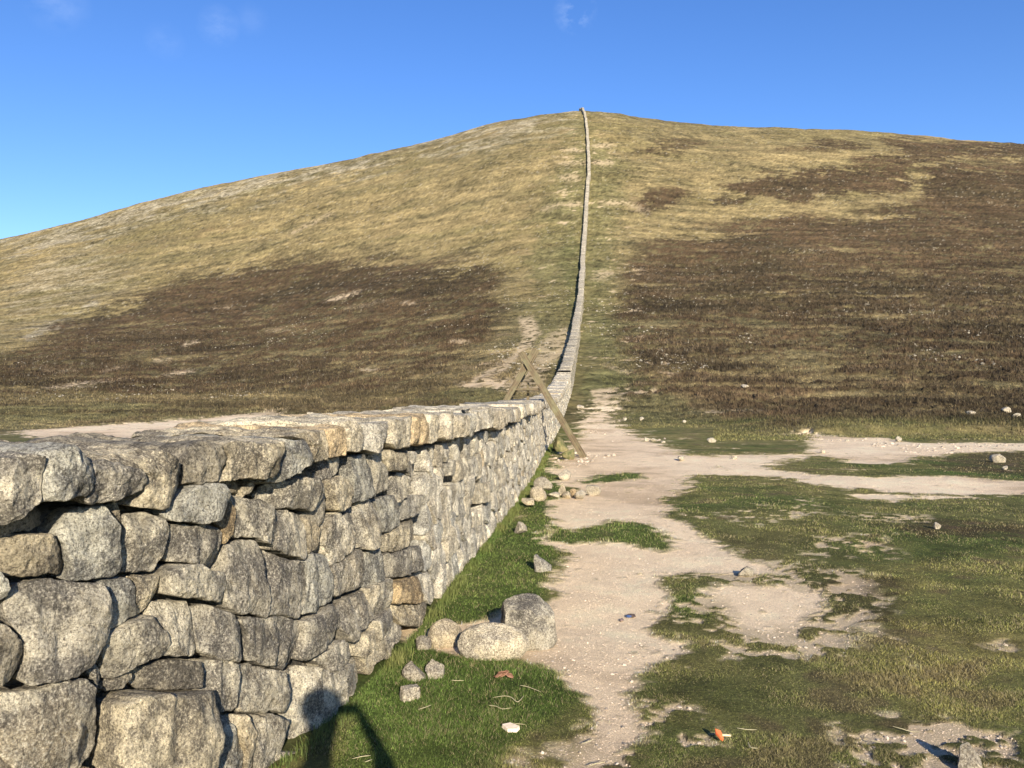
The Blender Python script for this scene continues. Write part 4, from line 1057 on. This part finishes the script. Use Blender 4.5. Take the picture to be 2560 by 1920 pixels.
for k, (b, t, lab) in enumerate([
    ((1337, 1204, 1381, 1234), 'grey', 'slanted grey slab at the back of the rubble row by the wall'),
    ((1322, 1227, 1368, 1262), 'cream', 'squared rubble block with grey top, second from the wall'),
    ((1303, 1248, 1338, 1274), 'cream', 'lowest rubble block standing right at the wall foot'),
    ((1369, 1237, 1403, 1251), 'pale', 'long low pale stone in the middle of the rubble row'),
    ((1394, 1220, 1416, 1248), 'cream', 'small upright leaning stone in the rubble row'),
    ((1406, 1232, 1428, 1251), 'cream', 'yellowish stone right of the upright leaning stone'),
    ((1424, 1228, 1442, 1248), 'orange', 'pinkish stone in the rubble row'),
    ((1438, 1230, 1469, 1253), 'pale', 'white angular stone near the outer end of the rubble row'),
    ((1461, 1215, 1505, 1243), 'n', 'grey-green rock, largest at the outer end of the rubble row'),
    ((1385, 1179, 1428, 1204), 'pale', 'pale block on the gravel behind the rubble row')]):
    rock_px(*b, lab, t, GR, 'rubble_stone', .12, 300 + k, 3, 'stone')
GM = 'pale stones lying on the moor and paths'
for k, (b, lab) in enumerate([
    ((2240, 1093, 2258, 1105), 'white stone at the upper edge of the right-hand path'),
    ((2507, 1020, 2531, 1033), 'larger white stone on the moor at the right edge'),
    ((2535, 1034, 2555, 1045), 'white stone just below the larger white stone at the right edge'),
    ((2417, 1029, 2442, 1038), 'low pale slab on the moor left of the two white stones'),
    ((2483, 1141, 2534, 1162), 'long sloping grey boulder on dark heath between the two paths'),
    ((2508, 1168, 2524, 1178), 'small stone below the long sloping boulder'),
    ((1851, 962, 1876, 970), 'flat pale stone in brown heather right of the wall'),
    ((1610, 1094, 1628, 1104), 'left stone of a pair at the path edge'),
    ((1624, 1095, 1642, 1105), 'right stone of a pair at the path edge'),
    ((1767, 1096, 1792, 1107), 'pale stone on green turf above the path fork'),
    ((1598, 1045, 1611, 1054), 'pale stone at the right end of the short stone line on turf'),
    ((1557, 1044, 1567, 1052), 'stone at the left end of the short stone line on turf'),
    ((1704, 1063, 1716, 1070), 'small pale stone on turf above the path edge'),
    ((2050, 1125, 2066, 1134), 'dark stone standing on the bright upper path'),
    ((2328, 1136, 2342, 1145), 'small stone at the lower edge of the upper path'),
    ((1690, 1138, 1718, 1154), 'grey rock embedded in the path where the tracks meet'),
    ((1828, 1141, 1846, 1150), 'brownish rock on the stony track'),
    ((2250, 864, 2262, 871), 'pale stone high on the right-hand moor'),
    ((2404, 862, 2424, 872), 'white boulder below the scattered scree on the right-hand moor'),
    ((2112, 1098, 2124, 1104), 'small stone beside the bank above the upper path'),
    ((1440, 1012, 1462, 1026), 'pale stone in turf beside the far wall foot'),
    ((1412, 963, 1424, 972), 'pale stone touching the far wall'),
    ((1652, 1104, 1664, 1110), 'pebble right of the stone pair at the path edge')]):
    rock_px(*b, lab, 'pale', GM, 'stone', .15, 400 + k, 3, 'stone')

# ------------------------------------------------------------------ scattered stones and grit (uncountable)
def in_wall(x, y):
    s = np.interp(y, CV[:, 1], np.arange(len(CV))); xi = np.interp(y, CV[:, 1], CV[:, 0])
    return (x < xi + .05) & (x > xi - 1.15)
def pebbles(name, x, y, r, cols, sub=1, flat=.6, label=None):
    import bmesh
    bm = bmesh.new(); bmesh.ops.create_icosphere(bm, subdivisions=1, radius=1)
    P0 = np.array([v.co[:] for v in bm.verts]); F0 = np.array([[v.index for v in f.verts] for f in bm.faces]); bm.free()
    n = len(x); m = len(P0)
    z = surf_z(x, y)
    jit = RNG.uniform(.7, 1.25, (n, m))
    P = P0[None] * jit[:, :, None] * (r[:, None, None] * np.stack([RNG.uniform(.8, 1.4, n), RNG.uniform(.7, 1.1, n), RNG.uniform(flat * .6, flat * 1.2, n)], 1)[:, None, :])
    a = RNG.uniform(0, 6.28, n); c, s = np.cos(a)[:, None], np.sin(a)[:, None]
    Q = np.stack([P[:, :, 0] * c - P[:, :, 1] * s + x[:, None], P[:, :, 0] * s + P[:, :, 1] * c + y[:, None], P[:, :, 2] + (z + r * flat * .25)[:, None]], -1)
    Fi = (F0[None] + (np.arange(n) * m)[:, None, None]).reshape(-1, 3)
    o = mesh_obj(name, Q.reshape(-1, 3), [Fi.astype(np.int32)], M_GRIT, cols=np.repeat(cols, m, 0), smooth=False)
    set_props(o, label, 'stones', None, 'stuff')
# grit on the path: density falls with distance
N = 90000
yy = 2.6 * (1 / (1 - RNG.random(N) * (1 - 2.6 / 26))) ; xx = RNG.uniform(-.5, .72, N) * yy
cN, sN_, gN, hN = paint(xx, yy, np.zeros(N))
k = (sN_ > .35) & ~in_wall(xx, yy); xx, yy = xx[k], yy[k]; r = np.clip(RNG.lognormal(-5.9, .35, k.sum()), .0015, .010) * np.clip((yy / 5) ** .6, .8, 2.4)
b = RNG.uniform(.55, 1.05, k.sum())[:, None] * np.array([[.74, .59, .44]]); pebbles('gravel', xx, yy, r, b, label='fine pink granite gravel covering the worn path')
# rubble on the stony tracks and slopes
def scatter(n, y0, y1, u0, u1, test, rlo, rhi, tint, name, label):
    yy = y0 * (y1 / y0) ** RNG.random(n); xx = RNG.uniform(u0, u1, n) * yy
    z = surf_z(xx, yy); c, s, g, h = paint(xx, yy, z)
    k = test(xx, yy, s, g, h) & ~in_wall(xx, yy)
    xx, yy = xx[k], yy[k]; m = len(xx)
    pebbles(name, xx, yy, np.exp(RNG.uniform(math.log(rlo), math.log(rhi), m)) , RNG.uniform(.55, 1.15, m)[:, None] * np.array([tint]), label=label, flat=.7)
scatter(4500, 17, 40, -.1, .75, lambda x, y, s, g, h: (s > .45) & (fbm2(x / 2.5, y / 2.5, 3, 91) > .12), .012, .075, (.50, .42, .33), 'track_stones', 'loose broken stones strewn over the stony tracks crossing the flat')
scatter(5000, 2.8, 18, -.45, .72, lambda x, y, s, g, h: (s > .4) & (fbm2(x / 1.6, y / 1.6, 3, 93) > .08), .004, .014, (.50, .42, .33), 'path_pebbles', 'small loose pebbles on the worn near path')
clus = lambda x, y: fbm2(x / 9., y / 14., 3, 92)
scatter(22000, 75, 430, -.7, .72, lambda x, y, s, g, h: clus(x, y) * 1.3 + .3 * (1 - sstep(6, 30, np.abs(x - .093 * y))) > .40, .035, .20, (.36, .32, .25), 'hillside_stones', 'pale stones and scree scattered over the hillside')

# ------------------------------------------------------------------ grass blades and heather tufts
def blades(name, x, y, hgt, wid, cols, lean=.6, label=None, cat='grass', bend=True, zoff=-.004):
    n = len(x); z = surf_z(x, y) + zoff
    a = RNG.uniform(0, 2 * math.pi, n); l = RNG.normal(0, lean, n) * hgt; b = RNG.uniform(0, 2 * math.pi, n)
    dx, dy = np.cos(a) * wid / 2, np.sin(a) * wid / 2
    tx, ty = x + np.cos(b) * l, y + np.sin(b) * l
    mx, my = x + np.cos(b) * l * .35, y + np.sin(b) * l * .35
    P = np.stack([np.stack([x - dx, y - dy, z], 1), np.stack([x + dx, y + dy, z], 1), np.stack([mx + dx * .7, my + dy * .7, z + hgt * .6], 1), np.stack([mx - dx * .7, my - dy * .7, z + hgt * .6], 1), np.stack([tx, ty, z + hgt], 1)], 1)
    I = (np.arange(n) * 5)[:, None]
    q = I + np.array([[0, 1, 2, 3]]); t = I + np.array([[3, 2, 4]])
    o = mesh_obj(name, P.reshape(-1, 3), [q.astype(np.int32), t.astype(np.int32)], M_BLADE, cols=np.repeat(cols, 5, 0), smooth=False)
    set_props(o, label, cat, None, 'stuff')
N = 620000
Y0, Y1 = 2.9, 24.0
yy = Y0 / (1 - RNG.random(N) * (1 - Y0 / Y1)); xx = RNG.uniform(-.40, .72, N) * yy
cN, sN_, gN, hN = paint(xx, yy, np.zeros(N))
wy = np.interp(yy, CV[:, 1], CV[:, 0])
k = (RNG.random(N) > sN_ * 1.06 - .02) & (xx > wy + .0) & (xx < .68 * yy + .5)
xx, yy, cN, gN = xx[k], yy[k], cN[k], gN[k]; n = len(xx)
tuft = fbm2(xx / .35, yy / .35, 3, 95, .6)
hg = (.007 + .025 * np.clip(tuft + .25, 0, 1) ** 1.5 + .008 * gN) * RNG.uniform(.6, 1.4, n) * np.clip((yy / 5) ** .3, .9, 1.5)
wd = .0022 * np.clip(yy / 3.5, 1, 5)
tone = RNG.lognormal(.20, .38, n)[:, None]
cb = cN * tone * np.array([[1.10, 1.12, .95]])
dry = (RNG.random(n) < (.20 - .10 * gN) * np.clip(1 + 1.6 * tuft, .2, 2)); cb[dry] = np.array([.36, .30, .16]) * RNG.uniform(.7, 1.2, dry.sum())[:, None]
blades('grass', xx, yy, hg, wd, np.clip(cb, .01, .6), 1.1, 'short cropped green and yellow grass turf beside the wall and path')
# taller tufts at the wall foot
N = 14000
s = RNG.uniform(s_of_y(3), s_of_y(27), N); d = np.abs(RNG.normal(0, .05, N)) + .0
p = wall_pos(s, np.zeros(N), d + .03); c2 = np.clip(fbm2(s / .4, s * 0, 3, 96) + .45, 0, 1)
cols = (np.array([[.10, .15, .035]]) * (1 - c2[:, None] * .5) + np.array([[.30, .26, .10]]) * c2[:, None] * .5) * RNG.uniform(.7, 1.3, N)[:, None]
blades('wall_foot_grass', p[:, 0], p[:, 1], (.03 + .06 * c2) * RNG.uniform(.5, 1.3, N), .004 * np.clip(p[:, 1] / 4, 1, 4), cols, .5, 'longer grass growing along the foot of the wall')
# moor tussocks and heather
N = 210000
yy = 30 * (190 / 30) ** RNG.random(N); xx = RNG.uniform(-.68, .68, N) * yy
z = surf_z(xx, yy); cN, sN_, gN, hN = paint(xx, yy, z)
k = (sN_ < .3) & ~in_wall(xx, yy) & (gN < .5) & ((yy > 38) | (xx > .25 * yy)) & (np.abs(xx - .09 * yy) > 1.5); xx, yy, cN, hN = xx[k], yy[k], cN[k], hN[k]; n = len(xx)
hg = (.10 + .22 * hN) * RNG.uniform(.5, 1.4, n) * np.clip(yy / 70, .6, 1.2)
blades('moor_grass', xx, yy, hg, .05 * np.clip(yy / 50, .8, 2.2), np.clip(cN * RNG.uniform(.65, 1.45, n)[:, None], .01, .5), .9, 'brown heather and straw coloured tussock grass on the moor', 'heather')

# ------------------------------------------------------------------ stile
def beam(name, p0, p1, w, t, mat, parent, side=None, rot=0.0, label=None):
    """timber from p0 to p1; w across (in the ladder plane), t thick along 'side'"""
    import bmesh
    p0, p1 = Vector(p0), Vector(p1); ax = (p1 - p0); L = ax.length; ax.normalize()
    sd = Vector(side).normalized(); up = ax.cross(sd).normalized(); sd = up.cross(ax).normalized()
    bm = bmesh.new()
    n = 10; rings = []
    for i in range(n + 1):
        f = i / n
        j = lambda: random.uniform(-.004, .004)
        rings.append([bm.verts.new((a * t / 2 + j(), b * w / 2 + j(), f * L)) for a, b in ((-1, -1), (1, -1), (1, 1), (-1, 1))])
    for i in range(n):
        for k in range(4): bm.faces.new((rings[i][k], rings[i][(k + 1) % 4], rings[i + 1][(k + 1) % 4], rings[i + 1][k]))
    bm.faces.new(rings[0][::-1]); bm.faces.new(rings[-1])
    ed = [e for e in bm.edges if len(e.link_faces) == 2 and e.calc_face_angle(0) > .8]
    bmesh.ops.bevel(bm, geom=ed, offset=min(w, t) * .12, segments=1, affect='EDGES', profile=.5)
    me = bpy.data.meshes.new(name); bm.to_mesh(me); bm.free(); me.materials.append(mat)
    o = bpy.data.objects.new(name, me); COL.objects.link(o)
    M = Matrix((sd, up, ax)).transposed().to_4x4(); M.translation = p0
    o.parent = parent; o.matrix_parent_inverse = Matrix.Translation(-Vector(parent.location)); o.matrix_basis = M
    if label: o['label'] = label
    return o
YS = 22.0
ST = empty('ladder_stile', (.35, YS, 0)); set_props(ST, 'weathered wooden A-shaped ladder stile crossing over the dry stone wall', 'stile')
wt = Vector((.084, .9965, 0))
def sp(px, py, dy=0.0):
    u, e = uv(px, py); y = YS; return Vector((u * y, y, EYE + e * y)) + wt * dy
A0, A1 = sp(1462, 1150), sp(1302, 880); B0, B1 = sp(1338, 872, .12), sp(1262, 1006, .12)
dB = (B1 - B0).normalized(); B1 = B0 + dB * (B0.z / -dB.z * 1.0)
for k, dy in enumerate((0, .75)):
    beam('ladder_rail', A0 + wt * dy, A1 + wt * dy, .16, .085, M_WOOD, ST, wt)
    beam('ladder_rail', B1 + wt * dy, B0 + wt * dy, .16, .085, M_WOOD, ST, wt)
for (P, Q) in ((A0, A1), (B1, B0)):
    for f in (.12, .22, .32, .42, .52, .62):
        c = P.lerp(Q, f); beam('step', c + wt * .045, c + wt * .70, .035, .14, M_WOOD, ST, (0, 0, 1) if False else (P - Q).cross(wt) * 0 + Vector((1, 0, 0)))
zc = EYE + .13
fa = (zc - A0.z) / (A1.z - A0.z); fb = (zc - B1.z) / (B0.z - B1.z)
for dy in (.06, .36, .66): beam('platform_board', B1.lerp(B0, fb) + wt * dy, A0.lerp(A1, fa) + wt * dy, .06, .10, M_WOOD, ST, wt)
beam('hand_post', sp(1317, 1002, .5), sp(1317, 956, .5), .07, .07, M_WOOD, ST, wt)

# ------------------------------------------------------------------ bits lying about
def tube(name, P, r, mat, label, cat, group=None):
    P = np.array(P); n = len(P); V_ = []; k6 = 5
    for i in range(n):
        t = P[min(i + 1, n - 1)] - P[max(i - 1, 0)]; t /= np.linalg.norm(t); u_ = np.cross(t, [0, 0, 1.0]); u_ /= np.linalg.norm(u_) + 1e-9; v_ = np.cross(u_, t)
        rr_ = r * (1 - .6 * abs(2 * i / (n - 1) - 1) ** 3)
        for k in range(k6): a = 2 * math.pi * k / k6; V_.append(P[i] + (u_ * math.cos(a) + v_ * math.sin(a) * .5) * rr_)
    I = np.arange(n * k6).reshape(n, k6); a = I[:-1]; b = I[1:]
    q = np.stack([a, np.roll(a, -1, 1), np.roll(b, -1, 1), b], -1).reshape(-1, 4)
    o = mesh_obj(name, np.array(V_), [q.astype(np.int32)], mat, loc=tuple(P[0])); set_props(o, label, cat, group); return o
M_STRAW = plain_noise('dry_straw', (.36, .31, .17), (.52, .46, .28), 60, .7, .001)
GS = 'dry straw stalks lying on the turf'
STR = [([(880, 1893), (905, 1886), (927, 1884)], 'pale curved stalk by the shadow of the photographer'), ([(912, 1902), (930, 1895)], 'short stalk just below the curved one by the shadow'),
  ([(1045, 1766), (1062, 1760), (1078, 1754)], 'short stalk right of the squared block'), ([(1128, 1695), (1160, 1696)], 'thin stalk right of the speckled stone'),
  ([(1222, 1760), (1240, 1762), (1255, 1770), (1280, 1767)], 'wavy stalk in the middle of the near turf'), ([(1232, 1741), (1262, 1737), (1280, 1741), (1294, 1756), (1310, 1738)], 'forked stalk above the wavy one'),
  ([(1300, 1712), (1320, 1716), (1352, 1730)], 'long thin stalk sloping right below the dead leaves'), ([(1270, 1808), (1290, 1805), (1312, 1808)], 'stalk above the flat stone chip'),
  ([(1470, 1916), (1490, 1908), (1512, 1908)], 'curved stalk at the bottom edge of the turf'), ([(1842, 1824), (1870, 1829), (1892, 1830)], 'stalk above and right of the orange litter'),
  ([(1870, 1862), (1876, 1878), (1895, 1880)], 'hooked stalk right of the orange litter'), ([(2232, 1816), (2262, 1824), (2300, 1826)], 'long stalk at the edge of the bare patch on the right'),
  ([(2176, 1856), (2206, 1864)], 'short stalk left of the bare patch on the right'), ([(1455, 1858), (1485, 1845)], 'straight stalk on the worn strip'), ([(1120, 1448), (1150, 1440), (1180, 1436)], 'arched stalk on the turf beside the wall behind the boulders')]
def catmull_px(L):
    L = np.array(L, float); k = np.linspace(0, len(L) - 1, 4 * len(L)); a = np.arange(len(L))
    Q = np.stack([np.interp(k, a, L[:, 0]), np.interp(k, a, L[:, 1])], 1)
    for _ in range(3): Q[1:-1] = (Q[:-2] + 2 * Q[1:-1] + Q[2:]) / 4
    return Q
for L, lab in STR:
    P = catmull_px(L); W_ = []
    for a, b in P:
        X, Y = onground(a, b, .03); W_.append((X, Y, float(surf_z(X, Y)[0]) + .022))
    tube('straw_stalk', W_, .0036, M_STRAW, lab, 'straw', GS)
# orange litter: an arrow shaped plastic piece with a pale stick
M_OR = plain_noise('orange_plastic', (.85, .16, .05), (.95, .24, .08), 30, .4, .001, .5); M_TAN = plain_noise('pale_stick', (.72, .55, .30), (.85, .68, .40), 40, .6, .001)
X, Y = onground(1800, 1868); g = float(surf_z(X, Y)[0]) + .035
LT = empty('litter', (X, Y, g)); set_props(LT, 'bright orange plastic scrap with a pale stick, lying in the grass', 'litter')
def prism(name, poly, z0, z1, mat, parent=None, loc=(0, 0, 0), label=None, cat=None, tilt=(0, 0)):
    n = len(poly); V_ = [(x, y, z0 + tilt[0] * x + tilt[1] * y) for x, y in poly] + [(x * .93, y * .93, z1 + tilt[0] * x + tilt[1] * y) for x, y in poly]
    import bmesh
    bm = bmesh.new(); vs = [bm.verts.new(v) for v in V_]
    bm.faces.new(vs[:n][::-1]); bm.faces.new(vs[n:])
    for i in range(n): bm.faces.new((vs[i], vs[(i + 1) % n], vs[n + (i + 1) % n], vs[n + i]))
    me = bpy.data.meshes.new(name); bm.to_mesh(me); bm.free(); me.materials.append(mat)
    o = bpy.data.objects.new(name, me); COL.objects.link(o); o.location = loc
    if parent: o.parent = parent
    if cat: set_props(o, label, cat)
    return o
prism('orange_head', [(-.016, .034), (.004, .022), (.009, .020), (.012, -.022), (.005, -.034), (-.005, -.022), (-.019, .011)], 0, .012, M_OR, LT, tilt=(0, .35))
prism('stick', [(.010, .006), (.055, -.003), (.054, -.010), (.009, -.004)], .002, .009, M_TAN, LT)
# dead leaf clump
M_LEAF = plain_noise('dead_leaf', (.13, .06, .035), (.32, .17, .105), 25, .8, .003)
X, Y = onground(1264, 1702); g = float(surf_z(X, Y)[0]) + .02
LF = empty('dead_leaves', (X, Y, g)); set_props(LF, 'crumpled clump of rust brown dead leaves on the near turf', 'leaves')
for k in range(6):
    rl = random.Random(k); a = rl.uniform(0, 6.28)
    P = [(math.cos(a + t) * rl.uniform(.02, .035), math.sin(a + t) * rl.uniform(.012, .022)) for t in (0, 1, 2, 3, 4.1, 5.2)]
    o = prism('leaf', P, 0, .003, M_LEAF, LF, (rl.uniform(-.05, .05), rl.uniform(-.035, .035), .004 + .004 * k), tilt=(rl.uniform(-.6, .6), rl.uniform(-.6, .6)))
# flat chip
X, Y = onground(1278, 1830); g = float(surf_z(X, Y)[0])
prism('stone_chip', [(-.05, .03), (-.005, .038), (.045, -.005), (.028, -.03), (-.02, -.022)], .012, .030, plain_noise('chip_stone', (.62, .50, .38), (.78, .66, .52), 40, .9, .003), None, (X, Y, g), 'flat pale pinkish stone chip on the near turf', 'stone', tilt=(.1, .15))
# burnt scrap with a shiny cap, and the dark pebble next to it
M_BLK = plain_noise('charred_scrap', (.03, .025, .03), (.16, .11, .08), 60, .6, .006); M_BLUE = plain_noise('blue_metal', (.02, .05, .16), (.05, .10, .25), 10, .25, .001, .6)
X, Y = onground(1577, 1538); g = float(surf_z(X, Y)[0])
SC = empty('crushed_can', (X, Y, g)); set_props(SC, 'crushed dark blue and black metal scrap on the pink gravel', 'litter')
P, Fa = rock_geo(901, .045, .03, .016, 3, .5, 12); o = mesh_obj('crumpled_body', P + np.array([.01, .01, .014]), [Fa.astype(np.int32)], M_BLK, SC, smooth=False)
P, Fa = rock_geo(902, .022, .012, .012, 3, .1, 3); o = mesh_obj('blue_cap', P + np.array([-.016, -.012, .018]), [Fa.astype(np.int32)], M_BLUE, SC)
X, Y = onground(1553, 1545); g = float(surf_z(X, Y)[0]); P, Fa = rock_geo(905, .02, .035, .014, 3, .1, 5)
o = mesh_obj('pebble', P + np.array([0, 0, .012]), [Fa.astype(np.int32)], plain_noise('slate_pebble', (.16, .11, .10), (.26, .19, .17), 40, .8, .002), loc=(0, 0, 0)); o.location = (X, Y, g); set_props(o, 'small dark brown pebble beside the crushed metal scrap', 'stone')

# ------------------------------------------------------------------ the photographer, whose shadow falls by the wall foot
M_COAT = plain_noise('dark_jacket', (.03, .04, .06), (.05, .06, .09), 12, .85, .004); M_SKIN = plain_noise('skin', (.50, .33, .25), (.56, .38, .29), 20, .6, .001)
M_HAIR = plain_noise('brown_hair', (.05, .035, .02), (.09, .06, .035), 90, .7, .004); M_TROU = plain_noise('grey_trousers', (.07, .07, .075), (.10, .10, .105), 30, .9, .003)
def skin_mesh(name, nodes, edges, mat, parent, root=0, lv=2):
    me = bpy.data.meshes.new(name); me.from_pydata([n[0] for n in nodes], edges, []); me.update()
    o = bpy.data.objects.new(name, me); COL.objects.link(o)
    if parent is not None:
        o.parent = parent; o.matrix_parent_inverse = Matrix.Translation(-Vector(parent.location))
    md = o.modifiers.new('skin', 'SKIN'); md.use_smooth_shade = True
    for i, n in enumerate(nodes):
        me.skin_vertices[0].data[i].radius = (n[1], n[1] if len(n) < 3 else n[2]); me.skin_vertices[0].data[i].use_root = (i == root)
    sb = o.modifiers.new('sub', 'SUBSURF'); sb.levels = lv; sb.render_levels = lv
    me.materials.append(mat); return o
cx_, cy_ = -.10, -.42
hx, hy, hz = -.085, -.33, 1.80
nodes = [((cx_, cy_, 1.00), .15, .11), ((cx_, cy_, 1.22), .15, .11), ((cx_, cy_ + .01, 1.42), .17, .11), ((hx, hy - .05, 1.58), .06), ((hx, hy - .01, 1.68), .07), ((hx, hy, 1.79), .095, .10), ((hx, hy, 1.88), .075),
         ((cx_ + .19, cy_ + .02, 1.49), .065), ((.24, -.26, 1.40), .052), ((.16, -.10, 1.56), .042), ((.075, -.085, 1.70), .03),
         ((cx_ - .19, cy_ + .02, 1.49), .065), ((-.36, -.38, 1.24), .05), ((-.30, -.22, 1.06), .04), ((-.27, -.16, .99), .03),
         ((cx_ + .10, cy_, .92), .10), ((cx_ + .11, cy_ + .02, .50), .068), ((cx_ + .12, cy_, .10), .045), ((cx_ + .13, cy_ + .14, .045), .04),
         ((cx_ - .10, cy_, .92), .10), ((cx_ - .11, cy_ + .02, .50), .068), ((cx_ - .12, cy_, .10), .045), ((cx_ - .14, cy_ + .14, .045), .04),
         ((.055, -.065, 1.745), .018)]
edges = [(0, 1), (1, 2), (2, 3), (3, 4), (4, 5), (5, 6), (2, 7), (7, 8), (8, 9), (9, 10), (2, 11), (11, 12), (12, 13), (13, 14), (0, 15), (15, 16), (16, 17), (17, 18), (0, 19), (19, 20), (20, 21), (21, 22), (10, 23)]
PER = skin_mesh('person', nodes, edges, M_SKIN, None)
set_props(PER, 'person in a dark jacket holding up a phone, casting the shadow by the wall foot', 'person')
PER.data.materials[0] = M_SKIN
skin_mesh('jacket', [(n[0], n[1] + .014, (n[2] if len(n) > 2 else n[1]) + .014) for n in nodes[0:3]] + [(nodes[k][0], nodes[k][1] + .012) for k in (7, 8, 9, 11, 12, 13)], [(0, 1), (1, 2), (2, 3), (3, 4), (4, 5), (2, 6), (6, 7), (7, 8)], M_COAT, PER)
skin_mesh('trousers', [((cx_, cy_, 1.00), .155, .12)] + [(nodes[k][0], nodes[k][1] + .015) for k in (15, 16, 17, 19, 20, 21)], [(0, 1), (1, 2), (2, 3), (0, 4), (4, 5), (5, 6)], M_TROU, PER)
P, Fa = rock_geo(77, .105, .115, .105, 3, .04, 0) if False else rock_geo(77, .108, .118, .10, 3, .05, 1)
hr = mesh_obj('hair', P + np.array([hx, hy - .02, 1.865]), [Fa.astype(np.int32)], M_HAIR, PER)
for dx, dz, ln in ((.030, 1.765, .05), (.034, 1.748, .055), (.036, 1.731, .05), (.038, 1.716, .042)):      # fingers round the phone edge
    skin_mesh('finger', [((.058, -.065, dz), .009), ((.050, -.050, dz + .004), .0085), ((.040, -.044, dz + .004), .008)], [(0, 1), (1, 2)], M_SKIN, PER, 0, 1)
skin_mesh('thumb', [((.060, -.085, 1.722), .011), ((.045, -.082, 1.742), .010), ((.030, -.078, 1.757), .009)], [(0, 1), (1, 2)], M_SKIN, PER, 0, 1)
ph = bpy.data.meshes.new('phone'); ph.from_pydata([(x, y, z) for x in (-.07, .07) for y in (-.004, .004) for z in (-.034, .034)], [], [(0, 1, 3, 2), (4, 6, 7, 5), (0, 4, 5, 1), (2, 3, 7, 6), (0, 2, 6, 4), (1, 5, 7, 3)])
ph.materials.append(M_BLK); pho = bpy.data.objects.new('phone', ph); COL.objects.link(pho); pho.location = (-.012, -.058, 1.742)
bv = pho.modifiers.new('bevel', 'BEVEL'); bv.width = .003; bv.segments = 2
set_props(pho, 'phone held up in the right hand of the person taking the picture', 'phone')

# ------------------------------------------------------------------ sky, sun, camera
world = bpy.data.worlds.new('World'); scene.world = world; world.use_nodes = True
wn = world.node_tree; wn.nodes.clear()
sun_dir = Vector((-SUN_U, -1, -SUN_E)).normalized()
elev = math.asin(sun_dir.z); azim = math.atan2(sun_dir.x, sun_dir.y)
sky = wn.nodes.new('ShaderNodeTexSky'); sky.sky_type = 'NISHITA'; sky.sun_disc = False
sky.sun_elevation = elev; sky.sun_rotation = azim; sky.air_density = 1.0; sky.dust_density = .25; sky.ozone_density = 3.0; sky.altitude = 500
hs = wn.nodes.new('ShaderNodeHueSaturation'); hs.inputs['Saturation'].default_value = 1.22; hs.inputs['Value'].default_value = 1.12; hs.inputs['Hue'].default_value = .514
wn.links.new(sky.outputs[0], hs.inputs['Color'])
# small wisps of cloud, by compass direction
tcw = wn.nodes.new('ShaderNodeTexCoord'); last = hs.outputs[0]
nz = wn.nodes.new('ShaderNodeTexNoise'); nz.inputs['Scale'].default_value = 16; nz.inputs['Detail'].default_value = 7; nz.inputs['Roughness'].default_value = .62
mpw = wn.nodes.new('ShaderNodeMapping'); mpw.inputs['Scale'].default_value = (1.0, 1.0, 1.5); wn.links.new(tcw.outputs['Generated'], mpw.inputs[0]); wn.links.new(mpw.outputs[0], nz.inputs['Vector'])
def wm(op, a, b=0.0, clamp=False):
    n = wn.nodes.new('ShaderNodeMath'); n.operation = op; n.use_clamp = clamp
    for sck, v in ((n.inputs[0], a), (n.inputs[1], b)):
        if hasattr(v, 'links'): wn.links.new(v, sck)
        else: sck.default_value = v
    return n.outputs[0]
for (a, b, rad, s) in ((1438, 30, .026, .26), (545, 64, .024, .08), (412, 104, .022, .04), (140, 4, .034, .07), (630, 50, .020, .03)):
    u, e = uv(a, b); dv = Vector((u, 1, e)).normalized()
    dn = wn.nodes.new('ShaderNodeVectorMath'); dn.operation = 'DISTANCE'; wn.links.new(tcw.outputs['Generated'], dn.inputs[0]); dn.inputs[1].default_value = dv
    f = wm('SUBTRACT', 1.0, wm('DIVIDE', dn.outputs['Value'], rad), True)
    f = wm('MULTIPLY', wm('MULTIPLY', f, 1.6), wm('MULTIPLY', wm('SUBTRACT', nz.outputs['Fac'], .42, True), 4.0), True)
    mx = wn.nodes.new('ShaderNodeMix'); mx.data_type = 'RGBA'; wn.links.new(wm('MULTIPLY', f, s, True), mx.inputs[0]); wn.links.new(last, mx.inputs[6]); mx.inputs[7].default_value = (7.5, 8.3, 9.5, 1)
    last = mx.outputs[2]
bg = wn.nodes.new('ShaderNodeBackground'); bg.inputs[1].default_value = .100; wn.links.new(last, bg.inputs[0])
ow = wn.nodes.new('ShaderNodeOutputWorld'); wn.links.new(bg.outputs[0], ow.inputs[0])

sl = bpy.data.lights.new('sun', 'SUN'); sl.energy = 5.0; sl.angle = math.radians(.55); sl.color = (1.0, .895, .72)
so = bpy.data.objects.new('sun', sl); COL.objects.link(so); so.rotation_euler = sun_dir.to_track_quat('Z', 'Y').to_euler(); so.location = sun_dir * 50

cam = bpy.data.cameras.new('camera'); cam.sensor_width = 36; cam.lens = 36 * F / 2560; cam.clip_start = .05; cam.clip_end = 3000
co = bpy.data.objects.new('camera', cam); COL.objects.link(co); co.location = (0, 0, EYE); co.rotation_euler = (math.pi / 2 + PITCH, 0, 0)
scene.camera = co
vs = scene.view_settings; vs.view_transform = 'Standard'; vs.look = 'None'; vs.gamma = 1; vs.exposure = 0.86
scene.cycles.max_bounces = 5
print('vor', len(vor), 'cope', ncope, 'verts', len(V))
